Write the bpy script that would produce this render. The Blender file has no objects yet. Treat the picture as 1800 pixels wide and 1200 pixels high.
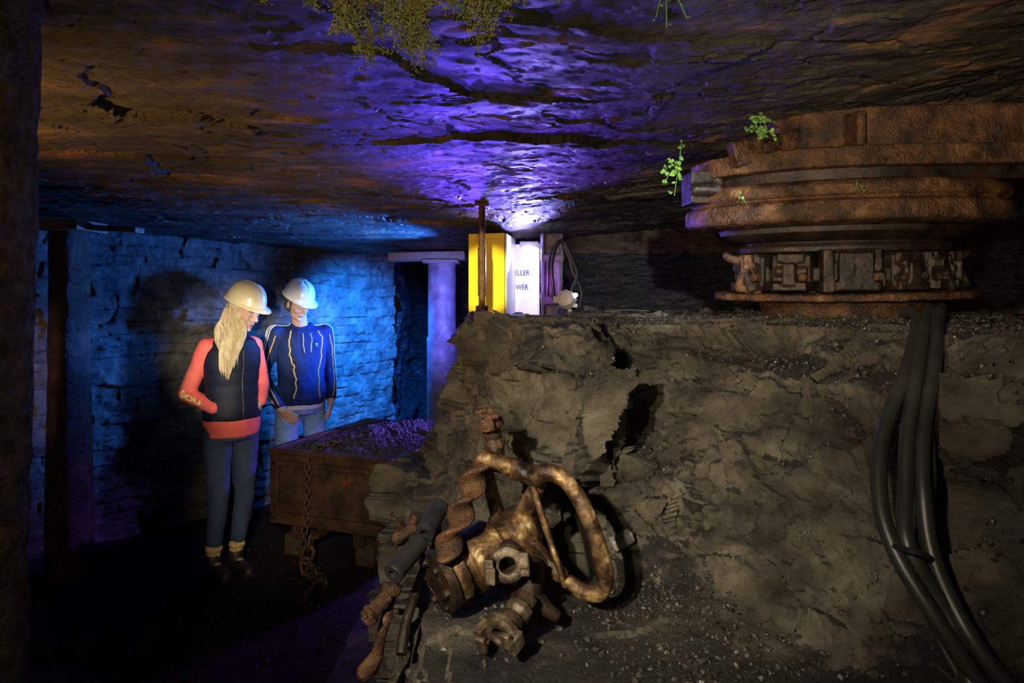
import bpy, math, random, bmesh
import numpy as np
from mathutils import Vector, Matrix
from mathutils.bvhtree import BVHTree
random.seed(7); np.random.seed(7)
H=1.65
def W(px,py,d):
    return Vector(((px-900)/1200*d, d, H-(py-520)/1200*d))
# ------------------------------------------------------------ noise
def h3(ix,iy,iz,seed=0):
    with np.errstate(over='ignore'):
        n=(ix.astype(np.int64)*374761393+iy.astype(np.int64)*668265263+iz.astype(np.int64)*2147483647+seed*974634777)&0xffffffff
        n=((n^(n>>13))*1274126177)&0xffffffff
        n=((n^(n>>16))*2246822519)&0xffffffff
        n=n^(n>>15)
    return (n&0xffffff)/float(0xffffff)
def vnoise(P,seed=0):
    i=np.floor(P).astype(np.int64); f=P-i; u=f*f*(3-2*f)
    r=0
    for a in (0,1):
        wa=u[:,0] if a else 1-u[:,0]
        for b in (0,1):
            wb=u[:,1] if b else 1-u[:,1]
            for c in (0,1):
                wc=u[:,2] if c else 1-u[:,2]
                r=r+wa*wb*wc*h3(i[:,0]+a,i[:,1]+b,i[:,2]+c,seed)
    return r*2-1
def fbm(P,o=4,seed=0,g=.5):
    r=0;a=1.0;Q=np.array(P,dtype=float)
    for k in range(o):
        r=r+a*vnoise(Q,seed+k*17); Q=Q*2.03+5.1; a*=g
    return r
def facets(P,seed=0):
    i=np.floor(P).astype(np.int64); best=np.full(len(P),1e9); val=np.zeros(len(P))
    for a in (-1,0,1):
        for b in (-1,0,1):
            for c in (-1,0,1):
                j0,j1,j2=i[:,0]+a,i[:,1]+b,i[:,2]+c
                C=np.stack([j0+h3(j0,j1,j2,seed),j1+h3(j0,j1,j2,seed+1),j2+h3(j0,j1,j2,seed+2)],1)
                D=P-C; d=(D*D).sum(1)
                R=np.stack([h3(j0,j1,j2,seed+3)-.5,h3(j0,j1,j2,seed+4)-.5,h3(j0,j1,j2,seed+5)-.5],1)*2
                v=(D*R).sum(1)+.5*(h3(j0,j1,j2,seed+6)-.5)
                m=d<best; best=np.where(m,d,best); val=np.where(m,v,val)
    return val
def facets2(x,y,seed=0):
    i=np.floor(x).astype(np.int64); j=np.floor(y).astype(np.int64); best=np.full(len(x),1e9); val=np.zeros(len(x)); z=i*0
    for a in (-1,0,1):
        for b in (-1,0,1):
            p,q=i+a,j+b; dx=x-(p+h3(p,q,z,seed)); dy=y-(q+h3(p,q,z,seed+1)); d=dx*dx+dy*dy
            v=dx*(h3(p,q,z,seed+2)-.5)*2+dy*(h3(p,q,z,seed+3)-.5)*2+.9*(h3(p,q,z,seed+4)-.5)
            m=d<best; best=np.where(m,d,best); val=np.where(m,v,val)
    return val
# ------------------------------------------------------------ materials
def mat(name,cols,scale=8,rough=.7,metal=0,bump=.3,bscale=30,stretch=(1,1,1),rr=None,detail=6,bdist=.02,spec=.5,emis=None,pos=None,bump2=None,chip=None,distort=0):
    m=bpy.data.materials.new(name); m.use_nodes=True; nt=m.node_tree; N=nt.nodes; Lk=nt.links
    b=N['Principled BSDF']
    b.inputs['Roughness'].default_value=rough; b.inputs['Metallic'].default_value=metal
    b.inputs['Specular IOR Level'].default_value=spec
    tc=N.new('ShaderNodeTexCoord'); mp=N.new('ShaderNodeMapping'); mp.inputs['Scale'].default_value=stretch
    Lk.new(tc.outputs['Object'],mp.inputs['Vector'])
    if len(cols)==1: b.inputs['Base Color'].default_value=(*cols[0],1)
    else:
        n=N.new('ShaderNodeTexNoise'); n.inputs['Scale'].default_value=scale; n.inputs['Detail'].default_value=detail; n.inputs['Roughness'].default_value=.65
        n.inputs['Distortion'].default_value=distort*.5
        Lk.new(mp.outputs['Vector'],n.inputs['Vector'])
        r=N.new('ShaderNodeValToRGB'); e=r.color_ramp.elements
        k=len(cols)
        ps=pos or [.32+.36*i/(k-1) for i in range(k)]
        e[0].position=ps[0]; e[0].color=(*cols[0],1); e[1].position=ps[-1]; e[1].color=(*cols[-1],1)
        for i in range(1,k-1):
            q=e.new(ps[i]); q.color=(*cols[i],1)
        Lk.new(n.outputs['Fac'],r.inputs['Fac']); Lk.new(r.outputs['Color'],b.inputs['Base Color'])
    if rr:
        n2=N.new('ShaderNodeTexNoise'); n2.inputs['Scale'].default_value=scale*1.7; n2.inputs['Detail'].default_value=5
        Lk.new(mp.outputs['Vector'],n2.inputs['Vector'])
        mr=N.new('ShaderNodeMapRange'); mr.inputs['From Min'].default_value=.35; mr.inputs['From Max'].default_value=.65
        mr.inputs['To Min'].default_value=rr[0]; mr.inputs['To Max'].default_value=rr[1]
        Lk.new(n2.outputs['Fac'],mr.inputs['Value']); Lk.new(mr.outputs['Result'],b.inputs['Roughness'])
    if bump:
        nb=N.new('ShaderNodeTexNoise'); nb.inputs['Scale'].default_value=bscale; nb.inputs['Detail'].default_value=9; nb.inputs['Roughness'].default_value=.7
        nb.inputs['Distortion'].default_value=distort
        Lk.new(mp.outputs['Vector'],nb.inputs['Vector'])
        bp=N.new('ShaderNodeBump'); bp.inputs['Strength'].default_value=bump; bp.inputs['Distance'].default_value=bdist
        Lk.new(nb.outputs['Fac'],bp.inputs['Height'])
        last=bp
        if bump2:
            vb=N.new('ShaderNodeTexVoronoi'); vb.inputs['Scale'].default_value=bump2[0]
            Lk.new(mp.outputs['Vector'],vb.inputs['Vector'])
            b2=N.new('ShaderNodeBump'); b2.inputs['Strength'].default_value=bump2[1]; b2.inputs['Distance'].default_value=bdist
            Lk.new(vb.outputs['Distance'],b2.inputs['Height']); Lk.new(last.outputs['Normal'],b2.inputs['Normal']); last=b2
        if chip:
            nw=N.new('ShaderNodeTexNoise'); nw.inputs['Scale'].default_value=chip[0]*.7; nw.inputs['Detail'].default_value=4
            Lk.new(mp.outputs['Vector'],nw.inputs['Vector'])
            vm=N.new('ShaderNodeVectorMath'); vm.operation='MULTIPLY_ADD'; vm.inputs[1].default_value=(.8/chip[0],)*3
            Lk.new(nw.outputs['Color'],vm.inputs[0]); Lk.new(mp.outputs['Vector'],vm.inputs[2])
            vc=N.new('ShaderNodeTexVoronoi'); vc.inputs['Scale'].default_value=chip[0]; Lk.new(vm.outputs[0],vc.inputs['Vector'])
            b3=N.new('ShaderNodeBump'); b3.inputs['Strength'].default_value=chip[1]; b3.inputs['Distance'].default_value=chip[2]
            Lk.new(vc.outputs['Color'],b3.inputs['Height']); Lk.new(last.outputs['Normal'],b3.inputs['Normal']); last=b3
        Lk.new(last.outputs['Normal'],b.inputs['Normal'])
    if emis:
        b.inputs['Emission Color'].default_value=(*emis[0],1); b.inputs['Emission Strength'].default_value=emis[1]
    return m
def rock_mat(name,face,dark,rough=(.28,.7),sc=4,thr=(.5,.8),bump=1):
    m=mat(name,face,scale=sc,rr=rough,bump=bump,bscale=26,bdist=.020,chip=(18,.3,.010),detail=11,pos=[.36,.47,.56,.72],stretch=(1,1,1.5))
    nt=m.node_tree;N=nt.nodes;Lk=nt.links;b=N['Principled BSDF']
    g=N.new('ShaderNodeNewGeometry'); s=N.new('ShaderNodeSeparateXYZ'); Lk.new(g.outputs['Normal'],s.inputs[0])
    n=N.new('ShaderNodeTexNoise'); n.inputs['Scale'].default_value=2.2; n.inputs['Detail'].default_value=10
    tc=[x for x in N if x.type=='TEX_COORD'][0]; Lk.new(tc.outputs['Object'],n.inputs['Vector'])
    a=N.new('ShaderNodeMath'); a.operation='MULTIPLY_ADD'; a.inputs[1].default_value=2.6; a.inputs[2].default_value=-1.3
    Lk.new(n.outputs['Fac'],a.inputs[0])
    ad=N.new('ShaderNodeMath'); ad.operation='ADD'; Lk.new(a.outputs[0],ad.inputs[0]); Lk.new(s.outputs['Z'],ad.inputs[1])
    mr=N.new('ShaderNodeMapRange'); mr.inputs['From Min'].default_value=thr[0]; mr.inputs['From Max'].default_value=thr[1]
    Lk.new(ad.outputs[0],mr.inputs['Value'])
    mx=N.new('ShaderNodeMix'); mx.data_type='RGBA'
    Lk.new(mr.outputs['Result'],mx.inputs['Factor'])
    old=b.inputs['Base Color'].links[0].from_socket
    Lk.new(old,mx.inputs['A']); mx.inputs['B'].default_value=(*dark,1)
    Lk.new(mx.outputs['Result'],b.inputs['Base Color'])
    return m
M={}
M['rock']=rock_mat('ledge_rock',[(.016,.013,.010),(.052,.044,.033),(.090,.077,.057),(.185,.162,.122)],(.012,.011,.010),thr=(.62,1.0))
M['ceil']=mat('ceiling_rock',[(.010,.008,.007),(.038,.030,.021),(.055,.046,.036),(.27,.125,.04)],scale=2.6,rr=(.34,.68),bump=1,bscale=14,bdist=.024,stretch=(1,2.4,2.4),pos=[.38,.47,.55,.69],detail=11,spec=.5,chip=(12,.3,.010))
M['brick']=mat('rubble_stone',[(.03,.027,.024),(.08,.07,.055),(.17,.14,.11)],scale=7,rr=(.45,.8),bump=.9,bscale=24,bdist=.02,distort=.3)
M['coal']=mat('coal_seam',[(.006,.006,.007),(.018,.018,.019),(.05,.047,.043)],scale=8,rr=(.12,.45),bump=1,bscale=18,bdist=.03,stretch=(1,1,5))
M['brownrock']=mat('brown_shale',[(.025,.018,.012),(.10,.06,.038)],scale=8,rr=(.4,.7),bump=1,bscale=18,bdist=.025,stretch=(1,1,4))
M['floor']=mat('mine_floor',[(.006,.005,.005),(.014,.012,.010),(.026,.021,.016)],scale=6,rough=.9,bump=.7,bscale=25,bdist=.03,spec=.2)
M['coalbit']=mat('coal_lump',[(.010,.009,.008),(.022,.020,.017),(.045,.039,.031)],scale=40,rr=(.25,.7),bump=.4,bscale=90,bdist=.004)
M['tubcoal']=mat('tub_coal',[(.006,.006,.007),(.014,.014,.015),(.028,.027,.028)],scale=30,rr=(.35,.7),bump=.8,bscale=70,bdist=.008)
M['rust']=mat('rusted_iron',[(.010,.006,.004),(.040,.020,.010),(.095,.042,.018),(.18,.10,.045)],scale=11,rr=(.22,.55),metal=.3,bump=1,bscale=70,bdist=.006,bump2=(130,.45),detail=10)
M['rustd']=mat('dark_rusted_iron',[(.006,.005,.004),(.018,.011,.008),(.042,.022,.012)],scale=11,rr=(.25,.6),metal=.35,bump=.7,bscale=80,bdist=.004,detail=10)
M['proprust']=mat('rusted_prop',[(.015,.010,.009),(.07,.035,.018),(.16,.075,.035)],scale=9,rr=(.22,.55),metal=.2,bump=1,bscale=35,bdist=.014,detail=10)
M['tubrust']=mat('tub_rust',[(.015,.010,.007),(.05,.026,.015),(.10,.048,.024)],scale=7,rr=(.4,.75),metal=.15,bump=.4,bscale=40,bdist=.005)
M['rustpale']=mat('corroded_casting',[(.012,.008,.006),(.055,.028,.012),(.17,.10,.038),(.58,.49,.28)],scale=12,rr=(.14,.45),metal=.3,bump=.8,bscale=80,bdist=.004,pos=[.39,.49,.57,.66],detail=11)
M['steel']=mat('grey_cast_steel',[(.020,.014,.011),(.07,.050,.034),(.20,.165,.11)],scale=18,rr=(.18,.45),metal=.4,bump=.7,bscale=90,bdist=.004)
M['post']=mat('weathered_post',[(.012,.009,.007),(.05,.034,.024),(.10,.073,.054)],scale=26,rr=(.35,.8),bump=1,bscale=55,bdist=.014,bump2=(80,.5),spec=.3)
M['bluepost']=mat('painted_steel_prop',[(.10,.09,.12),(.20,.18,.23),(.38,.36,.40)],scale=9,rr=(.35,.6),bump=.4,bscale=40,bdist=.006,pos=[.3,.5,.72])
M['timber']=mat('old_timber',[(.14,.09,.055),(.34,.24,.15)],scale=6,rough=.8,bump=.6,bscale=20,bdist=.01,stretch=(1,8,8))
M['paletimber']=mat('pale_timber',[(.25,.24,.2),(.45,.43,.38)],scale=6,rough=.8,bump=.6,bscale=20,bdist=.01,stretch=(1,8,8))
M['timberd']=mat('dark_timber',[(.03,.02,.012),(.09,.055,.03)],scale=6,rough=.8,bump=.6,bscale=20,bdist=.01,stretch=(1,8,8))
M['hose']=mat('black_rubber_hose',[(.016,.016,.015),(.030,.029,.027)],scale=12,rough=.40,bump=.15,bscale=70,bdist=.003)
M['rubber']=mat('black_rubber_grip',[(.01,.01,.012),(.02,.02,.024)],scale=20,rough=.3,bump=.2,bscale=60,bdist=.003)
M['yellow']=mat('yellow_paint',[(.84,.60,.02),(.90,.70,.04)],scale=4,rough=.4,bump=.1,bscale=30,bdist=.004)
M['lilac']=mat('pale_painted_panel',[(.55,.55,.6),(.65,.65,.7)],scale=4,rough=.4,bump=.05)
M['whitepanel']=mat('backlit_panel',[(.6,.6,.7)],bump=0,emis=((.56,.47,1),1.3))
M['tube']=mat('fluorescent_tube',[(1,1,1)],bump=0,emis=((.75,.75,1),14))
M['text']=mat('sign_ink',[(.04,.06,.25)],bump=0,emis=((.2,.2,.6),.25))
M['white']=mat('white_enamel',[(.45,.43,.40),(.6,.58,.53)],scale=20,rough=.4,bump=.2,bscale=50,bdist=.003)
M['greyplastic']=mat('grey_plastic',[(.16,.16,.15),(.30,.29,.27)],scale=25,rough=.5,bump=.2,bscale=50,bdist=.003)
M['leaf']=mat('fresh_leaf',[(.05,.15,.018),(.15,.29,.04)],scale=30,rough=.45,bump=.2,bscale=80,bdist=.002)
M['moss']=mat('hanging_moss',[(.08,.08,.02),(.22,.21,.05),(.38,.36,.10)],scale=25,rough=.8,bump=.2)
M['skin']=mat('skin',[(.52,.31,.23),(.62,.39,.29)],scale=12,rough=.55,bump=.05,bscale=90,bdist=.002)
M['lip']=mat('lips',[(.42,.18,.15)],rough=.4,bump=0)
M['brow']=mat('eyebrow',[(.16,.09,.05)],rough=.8,bump=0)
M['blond']=mat('blonde_hair',[(.45,.34,.18),(.78,.65,.42)],scale=40,rough=.45,bump=.5,bscale=60,bdist=.003,stretch=(3,3,.4))
M['brownhair']=mat('brown_hair',[(.05,.03,.015),(.12,.07,.035)],scale=40,rough=.6,bump=.5,bscale=90,bdist=.003)
M['coral']=mat('coral_hoodie',[(.95,.13,.13),(1.0,.21,.16)],scale=8,rough=.75,bump=.35,bscale=18,bdist=.012)
M['gilet']=mat('navy_gilet',[(.005,.008,.022),(.011,.016,.036)],scale=8,rough=.6,bump=.3,bscale=22,bdist=.01,spec=.3)
M['jeansd']=mat('dark_jeans',[(.018,.035,.085),(.04,.07,.15)],scale=9,rough=.8,bump=.45,bscale=18,bdist=.015)
M['jeansl']=mat('light_jeans',[(.10,.22,.55),(.24,.40,.85)],scale=9,rough=.8,bump=.45,bscale=18,bdist=.015)
M['navy']=mat('navy_hoodie',[(.005,.014,.07),(.010,.026,.11)],scale=8,rough=.75,bump=.4,bscale=14,bdist=.016,spec=.25)
M['stripew']=mat('white_trim',[(.6,.6,.6)],rough=.7,bump=.1)
M['stripeo']=mat('amber_trim',[(.85,.42,.04)],rough=.7,bump=.1)
M['green']=mat('green_trim',[(.1,.5,.2)],rough=.7,bump=0)
M['helmet']=mat('white_helmet_plastic',[(.88,.78,.46),(.92,.84,.58)],scale=5,rough=.28,bump=0,spec=.6)
M['helmetw']=mat('cream_helmet_plastic',[(.88,.85,.74),(.92,.90,.80)],scale=5,rough=.28,bump=0,spec=.6)
M['sock']=mat('yellow_wool_sock',[(.45,.32,.07),(.85,.7,.3)],scale=60,rough=.9,bump=.6,bscale=90,bdist=.005)
M['shoe']=mat('dark_leather_boot',[(.012,.009,.008),(.03,.022,.018)],scale=20,rough=.5,bump=.2)
M['belt']=mat('white_belt',[(.6,.58,.54)],rough=.5,bump=0)
M['eye']=mat('eye_white',[(.42,.39,.36)],rough=.3,bump=0)
M['iris']=mat('eye_iris',[(.05,.04,.04)],rough=.2,bump=0)
M['red']=mat('red_tag',[(.30,.025,.015)],rough=.5,bump=0)
M['letter']=mat('cream_print',[(1,.85,.3)],rough=.6,bump=0)
# ------------------------------------------------------------ objects
ORG={}
def O(ob): return ORG.get(ob.name,Vector((0,0,0)))
def empty(name,loc,label,cat,**kw):
    e=bpy.data.objects.new(name,None); e.empty_display_size=.05; e.location=loc
    bpy.context.collection.objects.link(e); e['label']=label; e['category']=cat
    for k,v in kw.items(): e[k]=v
    ORG[e.name]=Vector(loc); return e
def mk(name,geo,m,parent=None,origin=None,label=None,cat=None,smooth=True,angle=35,bevel=0,**kw):
    vs,fs=geo
    o=O(parent) if parent else (Vector(origin) if origin is not None else Vector((0,0,0)))
    A=np.array([tuple(v) for v in vs],dtype=float)-np.array(o)
    me=bpy.data.meshes.new(name); me.from_pydata(A.tolist(),[],[tuple(f) for f in fs]); me.update()
    ob=bpy.data.objects.new(name,me); bpy.context.collection.objects.link(ob)
    for mm in (m if isinstance(m,(list,tuple)) else [m]): me.materials.append(mm)
    if parent: ob.parent=parent
    else: ob.location=o
    ORG[ob.name]=o
    if label: ob['label']=label
    if cat: ob['category']=cat
    for k,v in kw.items(): ob[k]=v
    if bevel:
        b=ob.modifiers.new('bevel','BEVEL'); b.width=bevel; b.segments=2; b.limit_method='ANGLE'
    if smooth:
        me.polygons.foreach_set('use_smooth',[True]*len(me.polygons))
        if angle<180:
            try: me.set_sharp_from_angle(angle=math.radians(angle))
            except Exception: pass
    return ob
def join(*gs):
    V=[];F=[]
    for g in gs:
        n=len(V); V+=list(g[0]); F+=[tuple(i+n for i in f) for f in g[1]]
    return V,F
def frm(d):
    d=Vector(d).normalized(); a=Vector((0,0,1)) if abs(d.z)<.9 else Vector((1,0,0))
    x=d.cross(a).normalized(); y=d.cross(x).normalized(); return x,y,d
def smoothpath(pts,n=8):
    P=[Vector(p) for p in pts]
    if len(P)<3: return P
    Q=[P[0]*2-P[1]]+P+[P[-1]*2-P[-2]]; out=[]
    for i in range(1,len(Q)-2):
        for k in range(n):
            t=k/n; a,b,c,d=Q[i-1],Q[i],Q[i+1],Q[i+2]
            out.append(.5*((2*b)+(c-a)*t+(2*a-5*b+4*c-d)*t*t+(3*b-a-3*c+d)*t**3))
    out.append(P[-1]); return out
def tube(path,r,seg=12,n=8,caps=True,smooth=True,flat=1.0):
    P=smoothpath(path,n) if smooth else [Vector(p) for p in path]
    if isinstance(r,(int,float)): R=[r]*len(P)
    else:
        R=[]
        for i in range(len(P)):
            t=i/(len(P)-1)*(len(r)-1); k=min(int(t),len(r)-2); R.append(r[k]+(r[k+1]-r[k])*(t-k))
    V=[];F=[]; x=None
    for i,p in enumerate(P):
        d=(P[min(i+1,len(P)-1)]-P[max(i-1,0)]).normalized()
        if x is None: x,y,_=frm(d)
        else:
            x=(x-d*x.dot(d)).normalized(); y=d.cross(x)
        for k in range(seg):
            a=2*math.pi*k/seg; V.append(p+(x*math.cos(a)+y*math.sin(a)*flat)*R[i])
    for i in range(len(P)-1):
        for k in range(seg):
            F.append((i*seg+k,i*seg+(k+1)%seg,(i+1)*seg+(k+1)%seg,(i+1)*seg+k))
    if caps:
        F.append(tuple(range(seg))[::-1]); F.append(tuple((len(P)-1)*seg+k for k in range(seg)))
    return V,F
def cyl(a,b,r1,r2=None,seg=24): return tube([a,b],[r1,r2 if r2 is not None else r1],seg,smooth=False)
def ringpath(c,ax,R,n=32,a0=0,a1=2*math.pi,sx=1,sy=1):
    x,y,d=frm(ax); c=Vector(c)
    return [c+(x*math.cos(a0+(a1-a0)*i/n)*sx+y*math.sin(a0+(a1-a0)*i/n)*sy)*R for i in range(n+1)]
def lathe(prof,c,ax=(0,0,1),seg=64,sx=1,sy=1,X=None,closed=True):
    x,y,d=frm(ax)
    if X is not None: x=Vector(X).normalized(); y=d.cross(x)
    c=Vector(c); V=[];F=[];n=len(prof)
    for k in range(seg):
        a=2*math.pi*k/seg
        for r,h in prof: V.append(c+x*(math.cos(a)*r*sx)+y*(math.sin(a)*r*sy)+d*h)
    m=n if closed else n-1
    for k in range(seg):
        q=(k+1)%seg
        for i in range(m):
            j=(i+1)%n
            F.append((k*n+i,q*n+i,q*n+j,k*n+j))
    return V,F
def solid(prof,c,**kw):
    p=[(0.0005,prof[0][1])]+list(prof)+[(0.0005,prof[-1][1])]
    return lathe(p,c,**kw)
def box(c,s,u=None,v=None,w=None):
    c=Vector(c); u=Vector(u or (1,0,0)).normalized(); v=Vector(v or (0,1,0)).normalized(); w=Vector(w or u.cross(v)).normalized()
    V=[c+u*(a*s[0]/2)+v*(b*s[1]/2)+w*(e*s[2]/2) for a in (-1,1) for b in (-1,1) for e in (-1,1)]
    return V,[(0,1,3,2),(4,6,7,5),(0,4,5,1),(2,3,7,6),(0,2,6,4),(1,5,7,3)]
def ell(c,r,ax=None,seg=20,rings=12):
    c=Vector(c); X,Y,Z=ax if ax else (Vector((1,0,0)),Vector((0,1,0)),Vector((0,0,1)))
    V=[];F=[]
    V.append(c+Z*r[2])
    for i in range(1,rings):
        t=math.pi*i/rings
        for k in range(seg):
            a=2*math.pi*k/seg
            V.append(c+X*(r[0]*math.sin(t)*math.cos(a))+Y*(r[1]*math.sin(t)*math.sin(a))+Z*(r[2]*math.cos(t)))
    V.append(c-Z*r[2]); L=len(V)-1
    for k in range(seg):
        F.append((0,1+k,1+(k+1)%seg)); F.append((L,L-seg+(k+1)%seg,L-seg+k))
    for i in range(rings-2):
        for k in range(seg):
            a=1+i*seg+k;b=1+i*seg+(k+1)%seg
            F.append((a,a+seg,b+seg,b))
    return V,F
def cap(a,b,r1,r2,seg=16):
    a=Vector(a);b=Vector(b); d=(b-a); L=d.length; d.normalize(); x,y,_=frm(d)
    pts=[];rs=[]
    for i in range(6):
        t=math.pi/2*i/6; pts.append(a-d*(math.cos(t)*r1)); rs.append(max(math.sin(t)*r1,.0008))
    pts.append(a);rs.append(r1);pts.append(b);rs.append(r2)
    for i in range(1,7):
        t=math.pi/2*i/6; pts.append(b+d*(math.sin(t)*r2)); rs.append(max(math.cos(t)*r2,.0008))
    V=[];F=[]
    for p,r in zip(pts,rs):
        for k in range(seg):
            an=2*math.pi*k/seg; V.append(p+(x*math.cos(an)+y*math.sin(an))*r)
    for i in range(len(pts)-1):
        for k in range(seg): F.append((i*seg+k,i*seg+(k+1)%seg,(i+1)*seg+(k+1)%seg,(i+1)*seg+k))
    F.append(tuple(range(seg))[::-1]);F.append(tuple((len(pts)-1)*seg+k for k in range(seg)))
    return V,F
def remesh(geo,voxel,smooth=0):
    me=bpy.data.meshes.new('tmp'); me.from_pydata([tuple(v) for v in geo[0]],[],[tuple(f) for f in geo[1]]); me.update()
    bm=bmesh.new(); bm.from_mesh(me); bmesh.ops.recalc_face_normals(bm,faces=bm.faces); bm.to_mesh(me); bm.free()
    ob=bpy.data.objects.new('tmp',me); bpy.context.collection.objects.link(ob)
    r=ob.modifiers.new('r','REMESH'); r.mode='VOXEL'; r.voxel_size=voxel
    if smooth:
        s=ob.modifiers.new('s','SMOOTH'); s.factor=.5; s.iterations=smooth
    dg=bpy.context.evaluated_depsgraph_get(); dg.update()
    m2=bpy.data.meshes.new_from_object(ob.evaluated_get(dg))
    bpy.data.objects.remove(ob); bpy.data.meshes.remove(me)
    return m2
def arrays(me):
    n=len(me.vertices); co=np.empty(n*3); me.vertices.foreach_get('co',co); no=np.empty(n*3); me.vertices.foreach_get('normal',no)
    return co.reshape(-1,3),no.reshape(-1,3)
def blob(name,geo,voxel,smooth,mats,parent=None,origin=None,matf=None,disp=None,sharp=0,**kw):
    me=remesh(geo,voxel,smooth); co,no=arrays(me)
    if disp is not None: co=co+no*disp(co,no)[:,None]
    o=np.array(O(parent) if parent else (origin if origin is not None else (0,0,0)),dtype=float)
    mats=mats if isinstance(mats,(list,tuple)) else [mats]
    me.name=name
    me.materials.clear()
    for m in mats: me.materials.append(m)
    np_=len(me.polygons)
    if matf is not None:
        c=np.empty(np_*3); me.vertices.foreach_set('co',co.ravel()); me.update()
        me.polygons.foreach_get('center',c); nn=np.empty(np_*3); me.polygons.foreach_get('normal',nn)
        me.polygons.foreach_set('material_index',matf(c.reshape(-1,3),nn.reshape(-1,3)).astype(np.int32))
    else: me.polygons.foreach_set('material_index',np.zeros(np_,dtype=np.int32))
    me.vertices.foreach_set('co',(co-o).ravel()); me.polygons.foreach_set('use_smooth',np.ones(np_,dtype=bool)); me.update()
    if sharp: me.set_sharp_from_angle(angle=math.radians(sharp))
    ob=bpy.data.objects.new(name,me); bpy.context.collection.objects.link(ob)
    if parent: ob.parent=parent
    else: ob.location=o
    ORG[ob.name]=Vector(o)
    for k,v in kw.items():
        ob['category' if k=='cat' else k]=v
    return ob
# ------------------------------------------------------------ setting
def ceilz(x,y): return 2.27-.04*y+.10*np.maximum(0,x)
def grid(name,xs,ys,f,m,sharp=0,**kw):
    X,Y=np.meshgrid(xs,ys); P=f(X.ravel(),Y.ravel()); nx,ny=len(xs),len(ys)
    me=bpy.data.meshes.new(name)
    i=np.arange(nx*ny).reshape(ny,nx)
    q=np.stack([i[:-1,:-1],i[:-1,1:],i[1:,1:],i[1:,:-1]],-1).reshape(-1,4)
    me.from_pydata(P.tolist(),[],q.tolist()); me.update(); me.materials.append(m)
    me.polygons.foreach_set('use_smooth',np.ones(len(me.polygons),dtype=bool))
    if sharp: me.set_sharp_from_angle(angle=math.radians(sharp))
    ob=bpy.data.objects.new(name,me); bpy.context.collection.objects.link(ob)
    for k,v in kw.items(): ob[k]=v
    ORG[name]=Vector((0,0,0)); return ob
def terr(n,steps,a=.35,w=.3):
    t=n*steps; k=np.floor(t); f=t-k; f=np.clip((f-a)/w,0,1); f=f*f*(3-2*f); return (k+f)/steps
def fceil(x,y):
    z=ceilz(x,y)
    u=x+.55*y; v=y-.35*x
    jx=.05*fbm(np.stack([x*6,y*6,x*0],1),3,61); jy=.05*fbm(np.stack([x*6,y*6,x*0+9],1),3,62)
    u=u+jx; v=v+jy
    d=.012*fbm(np.stack([u*.9,v*1.4,x*0],1),4,11)
    d=d+.018*facets2(u*1.3,v*2.6,31)+.0075*facets2(u*3.2,v*7,37)+.0035*facets2(u*8,v*17,43)+.0020*facets2(u*17,v*34,47)
    c=np.abs(fbm(np.stack([u*1.6,v*4.2,x*0],1),4,331,.6)); d=d+.012*np.clip(.05-c,0,.05)/.05
    d=d+.0026*fbm(np.stack([x*24,y*34,x*0],1),4,41,.7)
    return np.stack([x,y,z+d+.014],1)
ceiling=grid('ceiling',np.concatenate([np.arange(-4.2,-2.2,.022),np.arange(-2.2,2.2,.010),np.arange(2.2,3.3,.03)]),np.concatenate([np.arange(-1.2,.8,.04),np.arange(.8,3.8,.008),np.arange(3.8,8.2,.022)]),fceil,M['ceil'],sharp=28,kind='structure')
def ffloor(x,y):
    return np.stack([x,y,-.012+.012*fbm(np.stack([x,y,x*0],1)*2.5,4,5)],1)
grid('floor',np.arange(-4.2,3.3,.04),np.arange(-1.2,8.2,.04),ffloor,M['floor'],kind='structure')
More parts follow.
